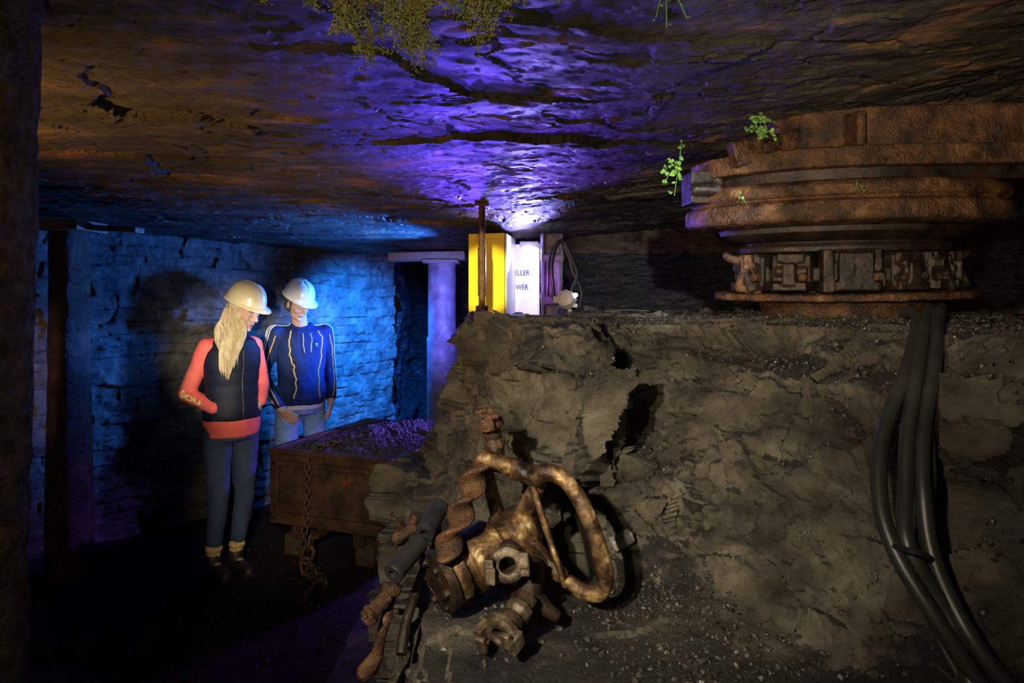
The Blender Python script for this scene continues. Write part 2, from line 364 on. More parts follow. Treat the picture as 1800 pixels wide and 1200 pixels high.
def wall(name,pts,mode,m,ds=.014,z0=-.06,z1=2.42,sharp=0):
    P=[np.array(p,dtype=float) for p in pts]
    seg=[np.linalg.norm(P[i+1]-P[i]) for i in range(len(P)-1)]; tot=sum(seg); ss=np.arange(0,tot,ds); zs=np.arange(z0,z1,ds)
    cum=np.concatenate([[0],np.cumsum(seg)])
    def f(s,z):
        i=np.clip(np.searchsorted(cum,s,side='right')-1,0,len(seg)-1); A=np.array(P)
        t=(s-cum[i])/np.array(seg)[i]; B=A[i]*(1-t)[:,None]+A[i+1]*t[:,None]
        N=np.array([[ (P[k+1]-P[k])[1],-(P[k+1]-P[k])[0]]/seg[k] for k in range(len(seg))])
        n=N[i]
        if mode=='brick':
            zz=z+.035*vnoise(np.stack([s*1.1,z*1.5,s*0],1),3)+.018*vnoise(np.stack([s*4,z*3,s*0],1),13)+.03*vnoise(np.stack([z*6,z*0,z*0],1),23)
            rows=zz/.088; r=np.floor(rows).astype(np.int64); fz=rows-r
            w=.17+.2*h3(r,r*0,r*0,4); c=s/w+h3(r,r*0+1,r*0,5)*7+.45*vnoise(np.stack([s*4,r*1.7,s*0],1),6)+.3*(fz-.5)*vnoise(np.stack([s*8,r*3.7,s*0],1),16); cc=np.floor(c).astype(np.int64); fc=c-cc
            e=np.minimum(np.minimum(fz,1-fz)*.088,np.minimum(fc,1-fc)*w)+.006*vnoise(np.stack([s*30,z*30,s*0],1),18)
            d=.013*np.clip(e/.007,0,1)+.030*(h3(r,cc,r*0,9)-.5)+.022*fbm(np.stack([s,z,s*0],1)*2.5,4,7)+.007*fbm(np.stack([s,z,s*0],1)*20,4,8)
            d=d+.05*(h3(r,cc,r*0,19)-.5)*(fc-.5)+.03*(h3(r,cc,r*0,29)-.5)*(fz-.5)+.008*facets2(s*14,z*22,99)
        elif mode=='coal':
            n1=fbm(np.stack([s*1.2,z*9,s*0],1)*1.3,4,51); d=.06*terr(n1,6)+.03*facets(np.stack([s*5,z*9,s*0+.5],1),61)
            d=d+.012*facets2(s*12,z*26,65)+.008*fbm(np.stack([s,z*3,s*0],1)*14,3,71)+.05*np.clip((z-1.97)/.02,0,1)
        else:
            d=.08*fbm(np.stack([s,z*1.6,s*0],1)*1.6,5,81)+.05*facets(np.stack([s*3,z*4,s*0+.5],1),91)
        return np.stack([B[:,0]+n[:,0]*d,B[:,1]+n[:,1]*d,z],1)
    return grid(name,ss,zs,f,m,sharp=sharp,kind='structure')
wall('wall_left',[(-3.8,-1.2),(-3.6,3.5),(-2.79,4.6),(-2.02,5.42),(-1.15,6.62)],'brick',M['brick'],ds=.012,sharp=35)
wall('wall_rear',[(-1.15,6.62),(-1.05,7.6),(.5,7.6),(.45,5.7)],'rough',M['coal'],ds=.025)
wb=wall('wall_back',[(.35,5.55),(3.1,5.4)],'coal',M['coal'],ds=.012,z0=1.2,sharp=30)
wall('wall_right',[(3.1,5.6),(3.0,3),(3.05,-1.2)],'rough',M['coal'],ds=.03)
wb.data.materials.append(M['brownrock'])
zz=np.empty(len(wb.data.polygons)*3); wb.data.polygons.foreach_get('center',zz)
wb.data.polygons.foreach_set('material_index',(zz.reshape(-1,3)[:,2]>1.99).astype(np.int32))
# ------------------------------------------------------------ ledge
def sdl(x,y,pts):
    best=np.full(x.shape,1e9); sg=np.ones(x.shape)
    for i in range(len(pts)-1):
        ax,ay=pts[i];bx,by=pts[i+1];dx,dy=bx-ax,by-ay; L2=dx*dx+dy*dy
        t=np.clip(((x-ax)*dx+(y-ay)*dy)/L2,0,1); ex,ey=x-(ax+t*dx),y-(ay+t*dy); d=np.hypot(ex,ey)
        cr=dx*(y-ay)-dy*(x-ax)
        m=d<best-1e-9; best=np.where(m,d,best); sg=np.where(m,np.where(cr<0,1,-1),sg)
    return best*sg
LEFT=[(-.20,.3),(-.22,1.2),(-.30,1.8),(-.42,2.4),(-.53,2.9),(-.52,3.3),(-.32,3.75),(-.05,4.15),(.25,4.38),(.3,5.6),(.3,7)]
EDGE=[(-.6,4.2),(-.13,3.4),(-.05,2.80),(.03,2.46),(.19,2.26),(.25,2.30),(.31,2.84),(.62,2.56),(.92,2.14),(1.15,1.82),(1.45,1.5),(1.8,1.05),(2.1,.2),(2.2,-1)]
def ledge_h(x,y):
    D=sdl(x,y,LEFT); t=-sdl(x,y,EDGE)
    hL=np.interp(D,[-.02,.0,.04,.09,.16,.28,.36],[-.1,.05,.75,1.02,1.20,1.42,1.7])
    w=np.interp(x,[-.1,.2,.30,.5,.9,1.5],[.26,.15,.34,.40,.60,.72])
    sh=.80+.06*np.clip(x-.3,0,1)+.03*(y-1.9)
    u=np.clip((t+w)/w,0,1)
    p1=np.interp(u,[0,.25,.5,.75,1],[0,.12,.45,.88,1]); p2=np.interp(u,[0,.2,.45,.62,.70,.86,1],[0,.16,.44,.52,.78,.86,1])
    k=np.clip((x-.4)/.35,0,1); prof=p1*(1-k)+p2*k
    topz=1.545+.05*np.exp(-(((x-1.2)/.5)**2+((y-2.5)/.45)**2))
    hF=sh+(topz-sh)*prof
    return np.minimum(hL,hF)
xs=np.arange(-.8,2.75,.025); ys=np.arange(.5,5.35,.025)
X,Y=np.meshgrid(xs,ys); Z=ledge_h(X.ravel(),Y.ravel())
nx,ny=len(xs),len(ys); n=nx*ny
vt=np.stack([X.ravel(),Y.ravel(),np.maximum(Z,.0)],1); vbm=vt.copy(); vbm[:,2]=-.1
idx=np.arange(n).reshape(ny,nx)
q=np.stack([idx[:-1,:-1],idx[:-1,1:],idx[1:,1:],idx[1:,:-1]],-1).reshape(-1,4)
F=q.tolist()+(q[:,::-1]+n).tolist()
loop=list(idx[0,:])+list(idx[1:,-1])+list(idx[-1,-2::-1])+list(idx[-2:0:-1,0])
for k in range(len(loop)):
    a,b=loop[k],loop[(k+1)%len(loop)]; F.append((int(a),int(a)+n,int(b)+n,int(b)))
def rockdisp(co,no):
    P=co+.010*np.stack([fbm(co*14,2,201),fbm(co*14,2,202),fbm(co*14,2,203)],1)
    d=.02*fbm(P*2.0,3,101)+.17*facets(P*np.array([1.9,1.9,2.4]),111)*.62+.095*facets(P*np.array([4.0,4.0,5.2]),121)*.8
    d=d+.022*facets(P*np.array([9,9,12]),141)*.8+.007*facets(P*np.array([20,20,26]),151)*.8+.0045*fbm(P*26,4,131,.7)
    d=d-.016*np.clip(.06-np.abs(fbm(P*2.6,4,171)),0,.06)/.06
    flat=np.clip((no[:,2]-.6)/.3,0,1)
    d=d*(1-.8*flat)
    return np.where(co[:,2]<.03,0,d)
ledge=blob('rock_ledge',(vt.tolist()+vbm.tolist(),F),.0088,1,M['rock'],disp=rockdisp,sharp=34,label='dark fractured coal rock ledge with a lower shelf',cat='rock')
bvh=BVHTree.FromPolygons([v.co[:] for v in ledge.data.vertices],[p.vertices[:] for p in ledge.data.polygons])
def top(x,y):
    r=bvh.ray_cast(Vector((x,y,3)),Vector((0,0,-1))); return (r[0].z,r[1]) if r[0] else (0,Vector((0,0,1)))
ico=ell((0,0,0),(1,1,1),seg=5,rings=3)
icoV=np.array([tuple(v) for v in ico[0]]);icoF=ico[1]
def rubble(name,pts,label,cat,m=M['coalbit']):
    V=[];F=[];b=0
    for p,s in pts:
        R=np.array(Matrix.Rotation(random.random()*6.28,3,Vector((random.random()-.5,random.random()-.5,random.random()-.5))))
        a=icoV*(1+.5*(np.random.rand(len(icoV),1)-.5))*np.array([s,s*(.6+.5*random.random()),s*(.45+.4*random.random())])
        a=a@R.T+np.array(p); V.append(a); F+=[tuple(i+b for i in f) for f in icoF]; b+=len(icoV)
    V=np.concatenate(V)
    return mk(name,(V.tolist(),F),m,origin=tuple(V.mean(0)*np.array([1,1,1])),label=label,cat=cat,smooth=False,kind='stuff')
pts=[]
while len(pts)<17000:
    if random.random()<.4: x=random.uniform(.2,2.3); y=random.uniform(1.2,4.5)
    else: x=random.uniform(-.3,1.7); y=random.uniform(1.2,2.9)
    z,nn=top(x,y)
    if z<.5: continue
    dens=.5+.5*vnoise(np.array([[x*2.6,y*2.6,z*2.6]]),77)[0]
    if z<1.0 and x<.35: dens*=.6
    if nn.z<.4 or random.random()>dens*(.35+nn.z*.65): continue
    s=.0020+.009*random.random()**3.5
    pts.append(((x,y,z+s*.2),s))
rubble('coal_rubble',pts,'loose black coal fragments scattered over the rock ledge','coal')
pts=[]
while len(pts)<800:
    x=random.uniform(-2.2,-.6); y=random.uniform(2.6,4.6)
    if random.random()>.4+.6*vnoise(np.array([[x*3,y*3,0]]),7)[0]: continue
    s=.004+.012*random.random()**3; pts.append(((x,y,s*.2),s))
rubble('floor_gravel',pts,'small dark stones scattered on the mine floor','gravel',M['tubcoal'])
# ------------------------------------------------------------ posts
def prough(a,sc,seed): return lambda co,no: a*fbm(co*sc,4,seed)
blob('mine_post',tube([(-1.015,1.2,-.02),(-1.0,1.2,1.1),(-.975,1.2,2.21)],.124,40,n=10),.009,1,M['post'],origin=(-1,1.2,0),disp=prough(.0035,22,3),label='rough brown pitted pillar from floor to roof',cat='post')
pc=W(122,1010,4.04); sp=empty('steel_prop',(pc.x,pc.y,0),'dark rusted steel prop with timber headboard against stone wall','mine prop')
x0,y0=pc.x,pc.y
blob('prop_tube',tube([(x0,y0,0),(x0,y0,.7),(x0,y0,1.4),(x0,y0,2.03)],[.13,.118,.108,.104],36,n=10),.01,1,M['proprust'],parent=sp,disp=prough(.004,9,14))
mk('headboard',box((x0+.01,y0,2.06),(.26,.3,.06)),M['timber'],parent=sp,bevel=.006)
mk('wedge',box((x0+.26,y0-.02,2.045),(.34,.1,.03),u=(1,0,-.06)),M['timber'],parent=sp,bevel=.004)
pb=W(777,600,5.8); bx,by=pb.x,pb.y
bp=empty('steel_prop.001',(bx,by,0),'pale painted steel prop with timber headboard lit blue','mine prop')
mk('prop_tube',join(cyl((bx,by,0),(bx,by,1.3),.128,.128,40),cyl((bx,by,1.25),(bx,by,1.945),.118,.118,40)),M['bluepost'],parent=bp)
mk('headboard',box((bx-.12,by,1.985),(.64,.22,.07),u=(1,0,.02)),M['paletimber'],parent=bp,bevel=.006)
mk('headboard_cap',box((bx,by,1.94),(.3,.28,.03)),M['paletimber'],parent=bp,bevel=.006)
rp=W(847,520,3.55); zt=float(ceilz(rp.x,3.55)); zb=top(rp.x+.03,3.55)[0]
tp=empty('screw_prop',(rp.x,3.55,zb),'thin rusty steel screw prop wedged under the roof','mine prop')
mk('prop_rod',join(cyl((rp.x,3.55,min(zb,1.5)-.05),(rp.x,3.55,zt+.0),.017,.017,16),cyl((rp.x,3.55,1.65),(rp.x,3.55,1.9),.021,.021,16)),M['rust'],parent=tp)
mk('head_plate',box((rp.x,3.55,zt-.005),(.075,.06,.02)),M['rust'],parent=tp,bevel=.003)
mk('collar',lathe([(.017,0),(.032,0),(.032,.03),(.017,.03)],(rp.x,3.55,1.57),seg=24),M['rust'],parent=tp)
# ------------------------------------------------------------ yellow cabinet and sign
a=W(822,520,4.45); b=W(888,520,4.37); u=(b-a); wdt=u.length; u.normalize(); v=Vector((.13,.99,0)).normalized()
cab=empty('display_cabinet',((a.x+b.x)/2,4.6,0),'tall yellow steel cabinet beside a lit sign','cabinet')
ct=2.055; dep=.45
c=(a+b)/2+v*dep/2
mk('cabinet_body',box((c.x,c.y,ct/2),(wdt-.01,dep,ct),u=u,v=v,w=(0,0,1)),[M['yellow']],parent=cab,bevel=.006)
pl=(a+b)/2-v*.008
mk('door',box((pl.x+.045,pl.y,1.03),(wdt-.1,.02,1.98),u=u,v=v,w=(0,0,1)),M['yellow'],parent=cab,bevel=.004)
s0=b+v*(dep/2)+u*.004
mk('side_panel',box((s0.x,s0.y,ct/2),(dep-.01,.012,ct-.01),u=v,v=-u,w=(0,0,1)),M['lilac'],parent=cab,bevel=.002,label='pale painted side panel')
mk('door_handle',box((b.x-.03,pl.y-.02,1.45),(.012,.025,.12)),M['steel'],parent=cab,bevel=.003)
sg=empty('lit_sign',(.1,4.9,0),'backlit white information board with blue lettering','sign')
sl,sr=W(903,520,4.95),W(946,520,4.8); su=(sr-sl); sw=su.length; su.normalize(); sv=Vector((-su.y,su.x,0)); sc=(sl+sr)/2
mk('panel',box((sc.x,sc.y,1.3),(sw,.03,1.44),u=su,v=sv,w=(0,0,1)),M['whitepanel'],parent=sg,bevel=.002)
mk('frame_post',cyl((sl.x+.01,sl.y+.03,0),(sl.x+.01,sl.y+.03,2.0),.015),M['steel'],parent=sg)
mk('frame_post',cyl((sr.x-.01,sr.y+.03,0),(sr.x-.01,sr.y+.03,2.0),.015),M['steel'],parent=sg)
def text(s,size,pos,R,m,parent,name='lettering',ext=.001,align='CENTER',off=0):
    cu=bpy.data.curves.new(name,'FONT'); cu.body=s; cu.size=size; cu.extrude=ext; cu.align_x=align; cu.align_y='CENTER'; cu.offset=off
    ob=bpy.data.objects.new(name,cu); bpy.context.collection.objects.link(ob)
    ob.matrix_world=Matrix.Translation(Vector(pos))@R
    dg=bpy.context.evaluated_depsgraph_get(); dg.update()
    me=bpy.data.meshes.new_from_object(ob.evaluated_get(dg)); me.transform(ob.matrix_world); bpy.data.objects.remove(ob)
    g=([v.co.copy() for v in me.vertices],[tuple(p.vertices) for p in me.polygons])
    return mk(name,g,m,parent=parent,smooth=False)
def Rm(x,y):
    x=Vector(x).normalized(); z=x.cross(Vector(y)).normalized(); y=z.cross(x)
    return Matrix((x,y,z)).transposed().to_4x4()
Rs=Rm(su,(0,0,1))
for s,py,sz in (('ELLER',480,.054),('WER',505,.054)):
    z=H-(py-520)/1200*4.87; p=sc-sv*.018-su*.02
    text(s,sz,(p.x,p.y,z),Rs,M['text'],sg,off=.0006)
lf=empty('tube_light',(sr.x-.03,sr.y-.1,1.9),'glowing fluorescent tube fitting under the roof','light fitting')
tp0=W(943,520,4.68)
mk('tube',cyl((tp0.x,tp0.y,1.6),(tp0.x,tp0.y,1.98),.009,.009,16),M['tube'],parent=lf)
mk('reflector',box((tp0.x-.05,tp0.y+.02,2.0),(.13,.08,.05)),M['white'],parent=lf,bevel=.006)
mk('end_cap',join(box((tp0.x-.055,tp0.y-.03,1.935),(.08,.04,.07))),M['tube'],parent=lf,bevel=.008,label='bright end housing')
cg=W(970,520,4.5)
blob('steel_upright',join(box((cg.x,cg.y,1.75),(.10,.07,.62)),box((cg.x-.06,cg.y,1.75),(.02,.12,.62)),box((cg.x+.06,cg.y,1.75),(.02,.12,.62)),box((cg.x+.02,cg.y-.03,1.62),(.14,.06,.05)),box((cg.x,cg.y-.03,1.9),(.15,.06,.04))),.008,1,M['bluepost'],origin=(cg.x,cg.y,1.5),disp=prough(.006,20,8),label='pitted steel channel upright lit violet beside the sign',cat='post')
def C(px,py,d): return W(px,py,d)
cb=empty('cable_loop',C(990,430,4.3),'black cables looped down from the roof','cable')
for k,path in enumerate(([(962,520),(966,455),(985,425),(1000,450),(1008,480),(1022,512),(1018,545)],[(975,530),(970,470),(978,432),(990,424),(1004,452),(1014,485),(1000,520)])):
    mk('cable',tube([C(p,q,4.3-.05*k) for p,q in path],.011,10),M['hose'],parent=cb)
lp=C(996,526,3.9)
lm=empty('bulkhead_lamp',lp,'small white cast lamp fitting with a glowing lens on the ledge','lamp')
mk('lamp_body',join(solid([(.05,-.02),(.058,-.01),(.05,.03),(.025,.045)],lp,ax=(-.3,-.8,.3),seg=8),box(lp+Vector((-.05,0,.0)),(.05,.03,.035)),box(lp+Vector((.035,0,-.035)),(.05,.04,.02)),cyl(lp+Vector((0,.02,0)),lp+Vector((.03,.04,-.09)),.012)),M['white'],parent=lm,bevel=.003)
mk('lens',ell(lp+Vector((.05,-.03,.025)),(.011,.011,.011)),M['tube'],parent=lm)
# ------------------------------------------------------------ large machine
mc=Vector((1.21,2.5,0)); SY=.72
mach=empty('turntable_machine',(mc.x,mc.y,1.61),'large rusted cast iron turntable machine resting on the ledge','mining machine')
def rotm(g):
    A=math.radians(-2.2); ca,sa=math.cos(A),math.sin(A); B=math.radians(-1.0); cb_,sb_=math.cos(B),math.sin(B); V=[]
    for v in g[0]:
        y=v.y-mc.y; z=v.z-1.62; y,z=y*ca+z*sa,-y*sa+z*ca
        x=v.x-mc.x; x,z=x*cb_+z*sb_,-x*sb_+z*cb_
        V.append(Vector((mc.x+x,mc.y+y,1.62+z)))
    return V,g[1]
def ldisc(prof,c=mc,seg=144,sy=SY): return rotm(solid(prof,c,seg=seg,sx=1,sy=sy,X=(1,0,0)))
def slab(r,x1,z0,z1,cx=0,sy=SY,rr=1.0,cy=0,ir=.0):
    pts=[]
    for i in range(65):
        a=math.pi/2+math.pi*i/64; k=1+ir*math.sin(a*9+1)+ir*.7*math.sin(a*17); pts.append((cx+r*k*math.cos(a),cy+r*k*sy*math.sin(a)))
    for i in range(1,9): pts.append((cx+(x1-cx)*i/8,cy-r*sy*(1+(rr-1)*i/8)))
    pts.append((x1,cy+r*sy*rr))
    V=[Vector((mc.x+p[0],mc.y+p[1],z0)) for p in pts]+[Vector((mc.x+p[0],mc.y+p[1],z1)) for p in pts]; n=len(pts)
    F=[tuple(range(n))[::-1],tuple(range(n,2*n))]+[(i,(i+1)%n,(i+1)%n+n,i+n) for i in range(n)]
    return rotm((V,F))
def casting(name,geo,m,seed,vox=.0045,amp=.0012,**kw):
    return blob(name,geo,vox,1,m,parent=mach,disp=lambda co,no:amp*fbm(co*50,3,seed)+.0024*np.minimum(0,facets(co*28,seed)),**kw)
def plate(name,geo,m,bevel=.004): return mk(name,geo,m,parent=mach,bevel=bevel,angle=30)
casting('top_casting',join(slab(.40,1.1,2.125,2.275,cx=.10,ir=.006),rotm(box((mc.x-.31,mc.y-.17,2.165),(.36,.07,.08),u=(1,.35,.22))),rotm(box((mc.x-.10,mc.y-.285,2.19),(.03,.10,.12))),rotm(box((mc.x+.52,mc.y-.28,2.20),(.05,.14,.14)))),M['rust'],31,vox=.006)
casting('mounting_flange',join(slab(.54,1.15,2.070,2.135,rr=.93,ir=.006)),M['rust'],33,vox=.006)
casting('lifting_lug',rotm(join(box((mc.x-.53,mc.y-.06,2.04),(.12,.14,.11),u=(1,.2,0)),cap((mc.x-.57,mc.y-.14,2.03),(mc.x-.5,mc.y-.14,2.03),.022,.022))),M['rustd'],34)
plate('flange_web',slab(.47,1.1,2.03,2.078,rr=.8),M['rustd'])
casting('slew_ring',ldisc([(.40,2.036),(.50,2.036),(.535,2.030),(.548,2.018),(.552,1.998),(.545,1.985),(.525,1.98),(.535,1.972),(.558,1.966),(.564,1.955),(.564,1.920),(.555,1.906),(.535,1.900),(.50,1.895),(.44,1.893)]),M['rust'],35,vox=.005)
plate('lower_cone',ldisc([(.30,1.895),(.44,1.892),(.435,1.875),(.39,1.852),(.345,1.845),(.342,1.838),(.362,1.834),(.368,1.826),(.366,1.812),(.36,1.808),(.31,1.804),(.27,1.79),(.26,1.66)]),M['rustd'],0)
casting('base_plate',ldisc([(.30,1.672),(.450,1.670),(.458,1.664),(.458,1.648),(.450,1.644),(.3,1.640),(.28,1.58)]),M['rust'],36)
def onring(ph,r,z):
    return Vector((mc.x-.03+r*math.sin(ph),mc.y-r*SY*math.cos(ph),z))
lugs=[(-66,.12,.10),(-40,.12,.11),(-12,.19,.14),(16,.12,.10),(38,.10,.12),(60,.10,.09)]
for i,(ph,w,h) in enumerate(lugs):
    p=math.radians(ph); c0=onring(p,.335,1.745); t=Vector((math.cos(p),math.sin(p)*SY,0)).normalized(); o=Vector((math.sin(p),-math.cos(p),0)); zv=Vector((0,0,1))
    parts=[box(c0,(w,.11,h),u=t,v=o,w=(0,0,1)),box(c0+t*(w*.5+.025)-zv*.012,(.06,.07,.045),u=t,v=o,w=(0,0,1)),box(c0-zv*.05,(w*.9,.16,.03),u=t,v=o,w=(0,0,1)),box(c0+zv*.045,(w*.7,.13,.03),u=t,v=o,w=(0,0,1))]
    if i==2: parts+=[box(c0+o*.055+t*.01,(w*.55,.05,h*.85),u=t,v=o,w=(0,0,1)),box(c0-t*.075+o*.04,(.035,.08,h*1.0),u=t,v=o,w=(0,0,1)),box(c0+t*.08+o*.03-zv*.03,(.045,.08,.05),u=t,v=o,w=(0,0,1))]
    elif i%2==0: parts+=[cap(c0+o*.06-t*.02+zv*.03,c0+o*.075+t*.03-zv*.06,.022,.016),cyl(c0+o*.04+zv*.02-t*.02,c0+o*.085+zv*.02-t*.02,.026,.026,16)]
    else: parts+=[box(c0+o*.06-zv*.01,(.04,.05,.07),u=t,v=o,w=(0,0,1)),cyl(c0+o*.05-t*.05,c0+o*.05+t*.05,.018,.018,12)]
    casting('clamp_lug',rotm(join(*parts)),M['rustd'],20+i,vox=.0045)
    mk('bolt',rotm(cyl(c0+o*.05+t*(w*.35)-zv*.02,c0+o*.08+t*(w*.35)-zv*.02,.014,.014,6)),M['rust'],parent=mach,bevel=.002)
for s in (-1,1):
    c0=onring(s*math.radians(80),.40,1.75)
    casting('lever_arm',rotm(join(cap(c0+Vector((s*.03,-.04,.05)),c0+Vector((-s*.03,-.07,.02)),.014,.018),cap(c0+Vector((-s*.03,-.07,.02)),c0+Vector((s*.0,-.08,-.06)),.018,.014),cap(c0+Vector((s*.0,-.08,-.06)),c0+Vector((-s*.06,-.10,-.07)),.014,.016),box(c0+Vector((-s*.04,-.07,.03)),(.05,.05,.05)))),M['rust'] if s<0 else M['rustd'],40+s)
Rt=Rm((1,0,0),(0,0,1))
text('5 0 / 1 0 1',.030,(mc.x+.24,mc.y-.385,2.085),Rt,M['rust'],mach,ext=.02)
# ------------------------------------------------------------ hoses over the ledge
hs=empty('hose_bundle',W(1620,560,1.95),'bundle of thick black rubber hoses hanging over rock ledge','hose')
hp=[[(1588,548,2.02),(1606,550,1.95),(1612,570,1.86),(1594,650,1.62),(1553,760,1.50),(1546,870,1.42),(1572,965,1.36),(1640,1080,1.3),(1740,1230,1.25)],
    [(1636,542,2.04),(1630,556,1.9),(1614,640,1.62),(1596,760,1.50),(1592,860,1.43),(1596,960,1.36),(1668,1090,1.32),(1715,1230,1.25)],
    [(1655,542,2.04),(1650,556,1.9),(1642,640,1.62),(1622,760,1.50),(1622,860,1.43),(1640,980,1.38),(1700,1110,1.30),(1790,1230,1.25)],
    [(1642,543,2.02),(1640,562,1.86),(1626,680,1.60),(1636,800,1.50),(1634,880,1.45),(1612,968,1.40),(1650,1120,1.36),(1720,1240,1.30)]]
for i,q in enumerate(hp):
    mk('hose',tube([W(*k) for k in q],.0162 if i<3 else .010,16,n=10),M['hose'],parent=hs)
mk('strap',tube(ringpath(W(1592,965,1.36),(.25,.2,1),.048,24,sy=.6),.006,8,smooth=False),M['rubber'],parent=hs)
# ------------------------------------------------------------ mine tub
TO=Vector((-1.5225,4.35,0)); tu=Vector((.936,-.352,0)).normalized(); tv=Vector((.352,.936,0)).normalized(); tw=Vector((0,0,1))
ta,tb=.851,1.1; z0,z1=.218,.671
def T(a,b,z): return TO+tu*a+tv*b+tw*z
tub=empty('mine_tub',T(ta/2,tb/2,0),'rusty steel mine tub heaped with coal on timber bearers','mine cart')
def tb_(a,b,z,sa,sb,sz): return box(T(a,b,z),(sa,sb,sz),u=tu,v=tv,w=tw)
zc=(z0+z1)/2; zh=z1-z0
mk('tub_body',join(tb_(ta/2,.008,zc,ta,.016,zh),tb_(ta/2,tb-.008,zc,ta,.016,zh),tb_(.008,tb/2,zc,.016,tb-.03,zh),tb_(ta-.008,tb/2,zc,.016,tb-.03,zh),tb_(ta/2,tb/2,z0+.01,ta,tb,.02)),M['tubrust'],parent=tub,smooth=False,bevel=.003)
mk('rim',join(tb_(ta/2,-.005,z1,ta+.05,.045,.03),tb_(ta/2,tb+.005,z1,ta+.05,.045,.03),tb_(-.005,tb/2,z1,.045,tb-.03,.028),tb_(ta+.005,tb/2,z1,.045,tb-.03,.028)),M['tubrust'],parent=tub,smooth=False,bevel=.005)
mk('front_frame',join(tb_(ta/2,-.014,z1-.075,ta*.98,.03,.03),tb_(ta/2,-.014,z0+.035,ta,.03,.07),tb_(.03,-.014,zc,.06,.03,zh*.96),tb_(ta-.03,-.014,zc,.06,.03,zh*.96),tb_(ta*.5,-.008,z1-.03,.04,.016,.06)),M['tubrust'],parent=tub,smooth=False,bevel=.003)
for x_ in (.03,ta-.03):
    for z_ in (z0+.05,zc-.08,zc+.02,z1-.11):
        mk('rivet',ell(T(x_,-.03,z_),(.008,.008,.008),seg=8,rings=6),M['rust'],parent=tub)
for a_ in (.18,ta-.22): mk('chassis_beam',tb_(a_,tb/2,z0-.045,.07,tb,.09),M['tubrust'],parent=tub,smooth=False,bevel=.004)
for x_ in (.12,ta-.2):
    for y_ in (.12,tb-.2):
        ob=mk('bearer',tb_(x_,y_,.065,.13,.16,.13),M['timberd'],parent=tub,smooth=False,bevel=.006)
mk('drawbar',join(tb_(ta*.47,-.05,z0-.01,.05,.13,.03),tube(ringpath(T(ta*.47,-.12,z0-.01),tw,.03,20),.01,8,smooth=False)),M['rust'],parent=tub)
tg_=mk('tag',solid([(.014,-.003),(.014,.003)],T(ta*.66,-.034,z1-.15),ax=-tv,seg=16),M['red'],parent=tub,label='round red tag on a wire')
mk('tag_wire',tube([T(ta*.66,-.034,z1-.13),T(ta*.69,-.034,z1-.07),T(ta*.72,-.03,z1-.03)],.003,6),M['hose'],parent=tub)
def heap():
    na,nb=170,220; F=[]
    A,B=np.meshgrid(np.linspace(.02,ta-.02,na),np.linspace(.02,tb-.02,nb)); a_,b_=A.ravel(),B.ravel()
    ed=np.minimum(np.minimum(a_,ta-a_),np.minimum(b_,tb-b_))
    P=np.stack([a_,b_,a_*0],1)
    z=z1-.035+.12*np.clip(ed/.38,0,1)**.8*(.70+.40*np.clip(a_/ta,0,1))+.012*facets(P*38,5)+.007*facets(P*85,7)+.008*fbm(P*45,3,6)+.035*fbm(P*5,3,2)*np.clip(ed/.1,0,1)
    V=[T(x,y,q) for x,y,q in zip(a_,b_,z)]
    for j in range(nb-1):
        for i in range(na-1):
            k=j*na+i; F.append((k,k+1,k+na+1,k+na))
    return V,F
hv,hf=heap()
mk('coal_heap',(hv,hf),M['tubcoal'],origin=T(ta/2,tb/2,z1),label='heap of black coal filling the mine tub',cat='coal',kind='stuff',smooth=False)
def linkmesh(L,r):
    w=L*.32; P=[]
    for i in range(28):
        a=2*math.pi*i/28; P.append(Vector((w*math.cos(a),0,(L/2-w)*(1 if math.sin(a)>=0 else -1)+w*math.sin(a))))
    P.append(P[0]); return tube(P,r,8,smooth=False,caps=False)
def chain(path,L,r,m,parent):
    P=smoothpath(path,12); seg=[0]
    for i in range(1,len(P)): seg.append(seg[-1]+(P[i]-P[i-1]).length)
    def at(s):
        for i in range(1,len(P)):
            if seg[i]>=s:
                t=(s-seg[i-1])/max(seg[i]-seg[i-1],1e-6); return P[i-1].lerp(P[i],t)
        return P[-1]
    lm_=linkmesh(L,r); first=None; st=L*.76; s=0;k=0
    while s+st<seg[-1]:
        p0,p1=at(s),at(s+st); d=(p1-p0).normalized(); x,y,_=frm(d)
        if k%2: x,y=y,-x
        Mx=Matrix((x,y,d)).transposed().to_4x4(); loc=(p0+p1)/2-O(parent)
        if first is None:
            me=bpy.data.meshes.new('chain_link'); me.from_pydata([tuple(v) for v in lm_[0]],[],lm_[1]); me.materials.append(m)
            me.polygons.foreach_set('use_smooth',[True]*len(me.polygons)); ob=bpy.data.objects.new('chain_link',me); first=ob
        else: ob=first.copy()
        bpy.context.collection.objects.link(ob); ob.parent=parent; ob.matrix_local=Matrix.Translation(loc)@Mx
        s+=st;k+=1
ch=empty('chain',T(.3,-.04,z1),'rusty chain draped over the tub rim down to the floor','chain')
def G(px,py): 
    d=H*1200/(py-520); p=W(px,py,d); p.z=.016; return p
chain([T(.42,.12,z1+.06),T(.34,.02,z1+.035),T(.31,-.055,z1-.03),T(.305,-.06,z0+.15),T(.31,-.09,z0-.02),T(.33,-.13,.08),G(560,1015),G(545,1040),G(530,1064),G(548,1072)],.050,.0065,M['tubrust'],ch)
ch2=empty('chain',T(ta*.47,-.12,z0),'heavy rusty coupling chain hanging from tub drawbar','chain')
chain([T(ta*.47,-.14,z0+.0),T(ta*.46,-.16,z0-.1),T(ta*.45,-.18,.03),G(572,1025),G(566,1040)],.10,.012,M['tubrust'],ch2)
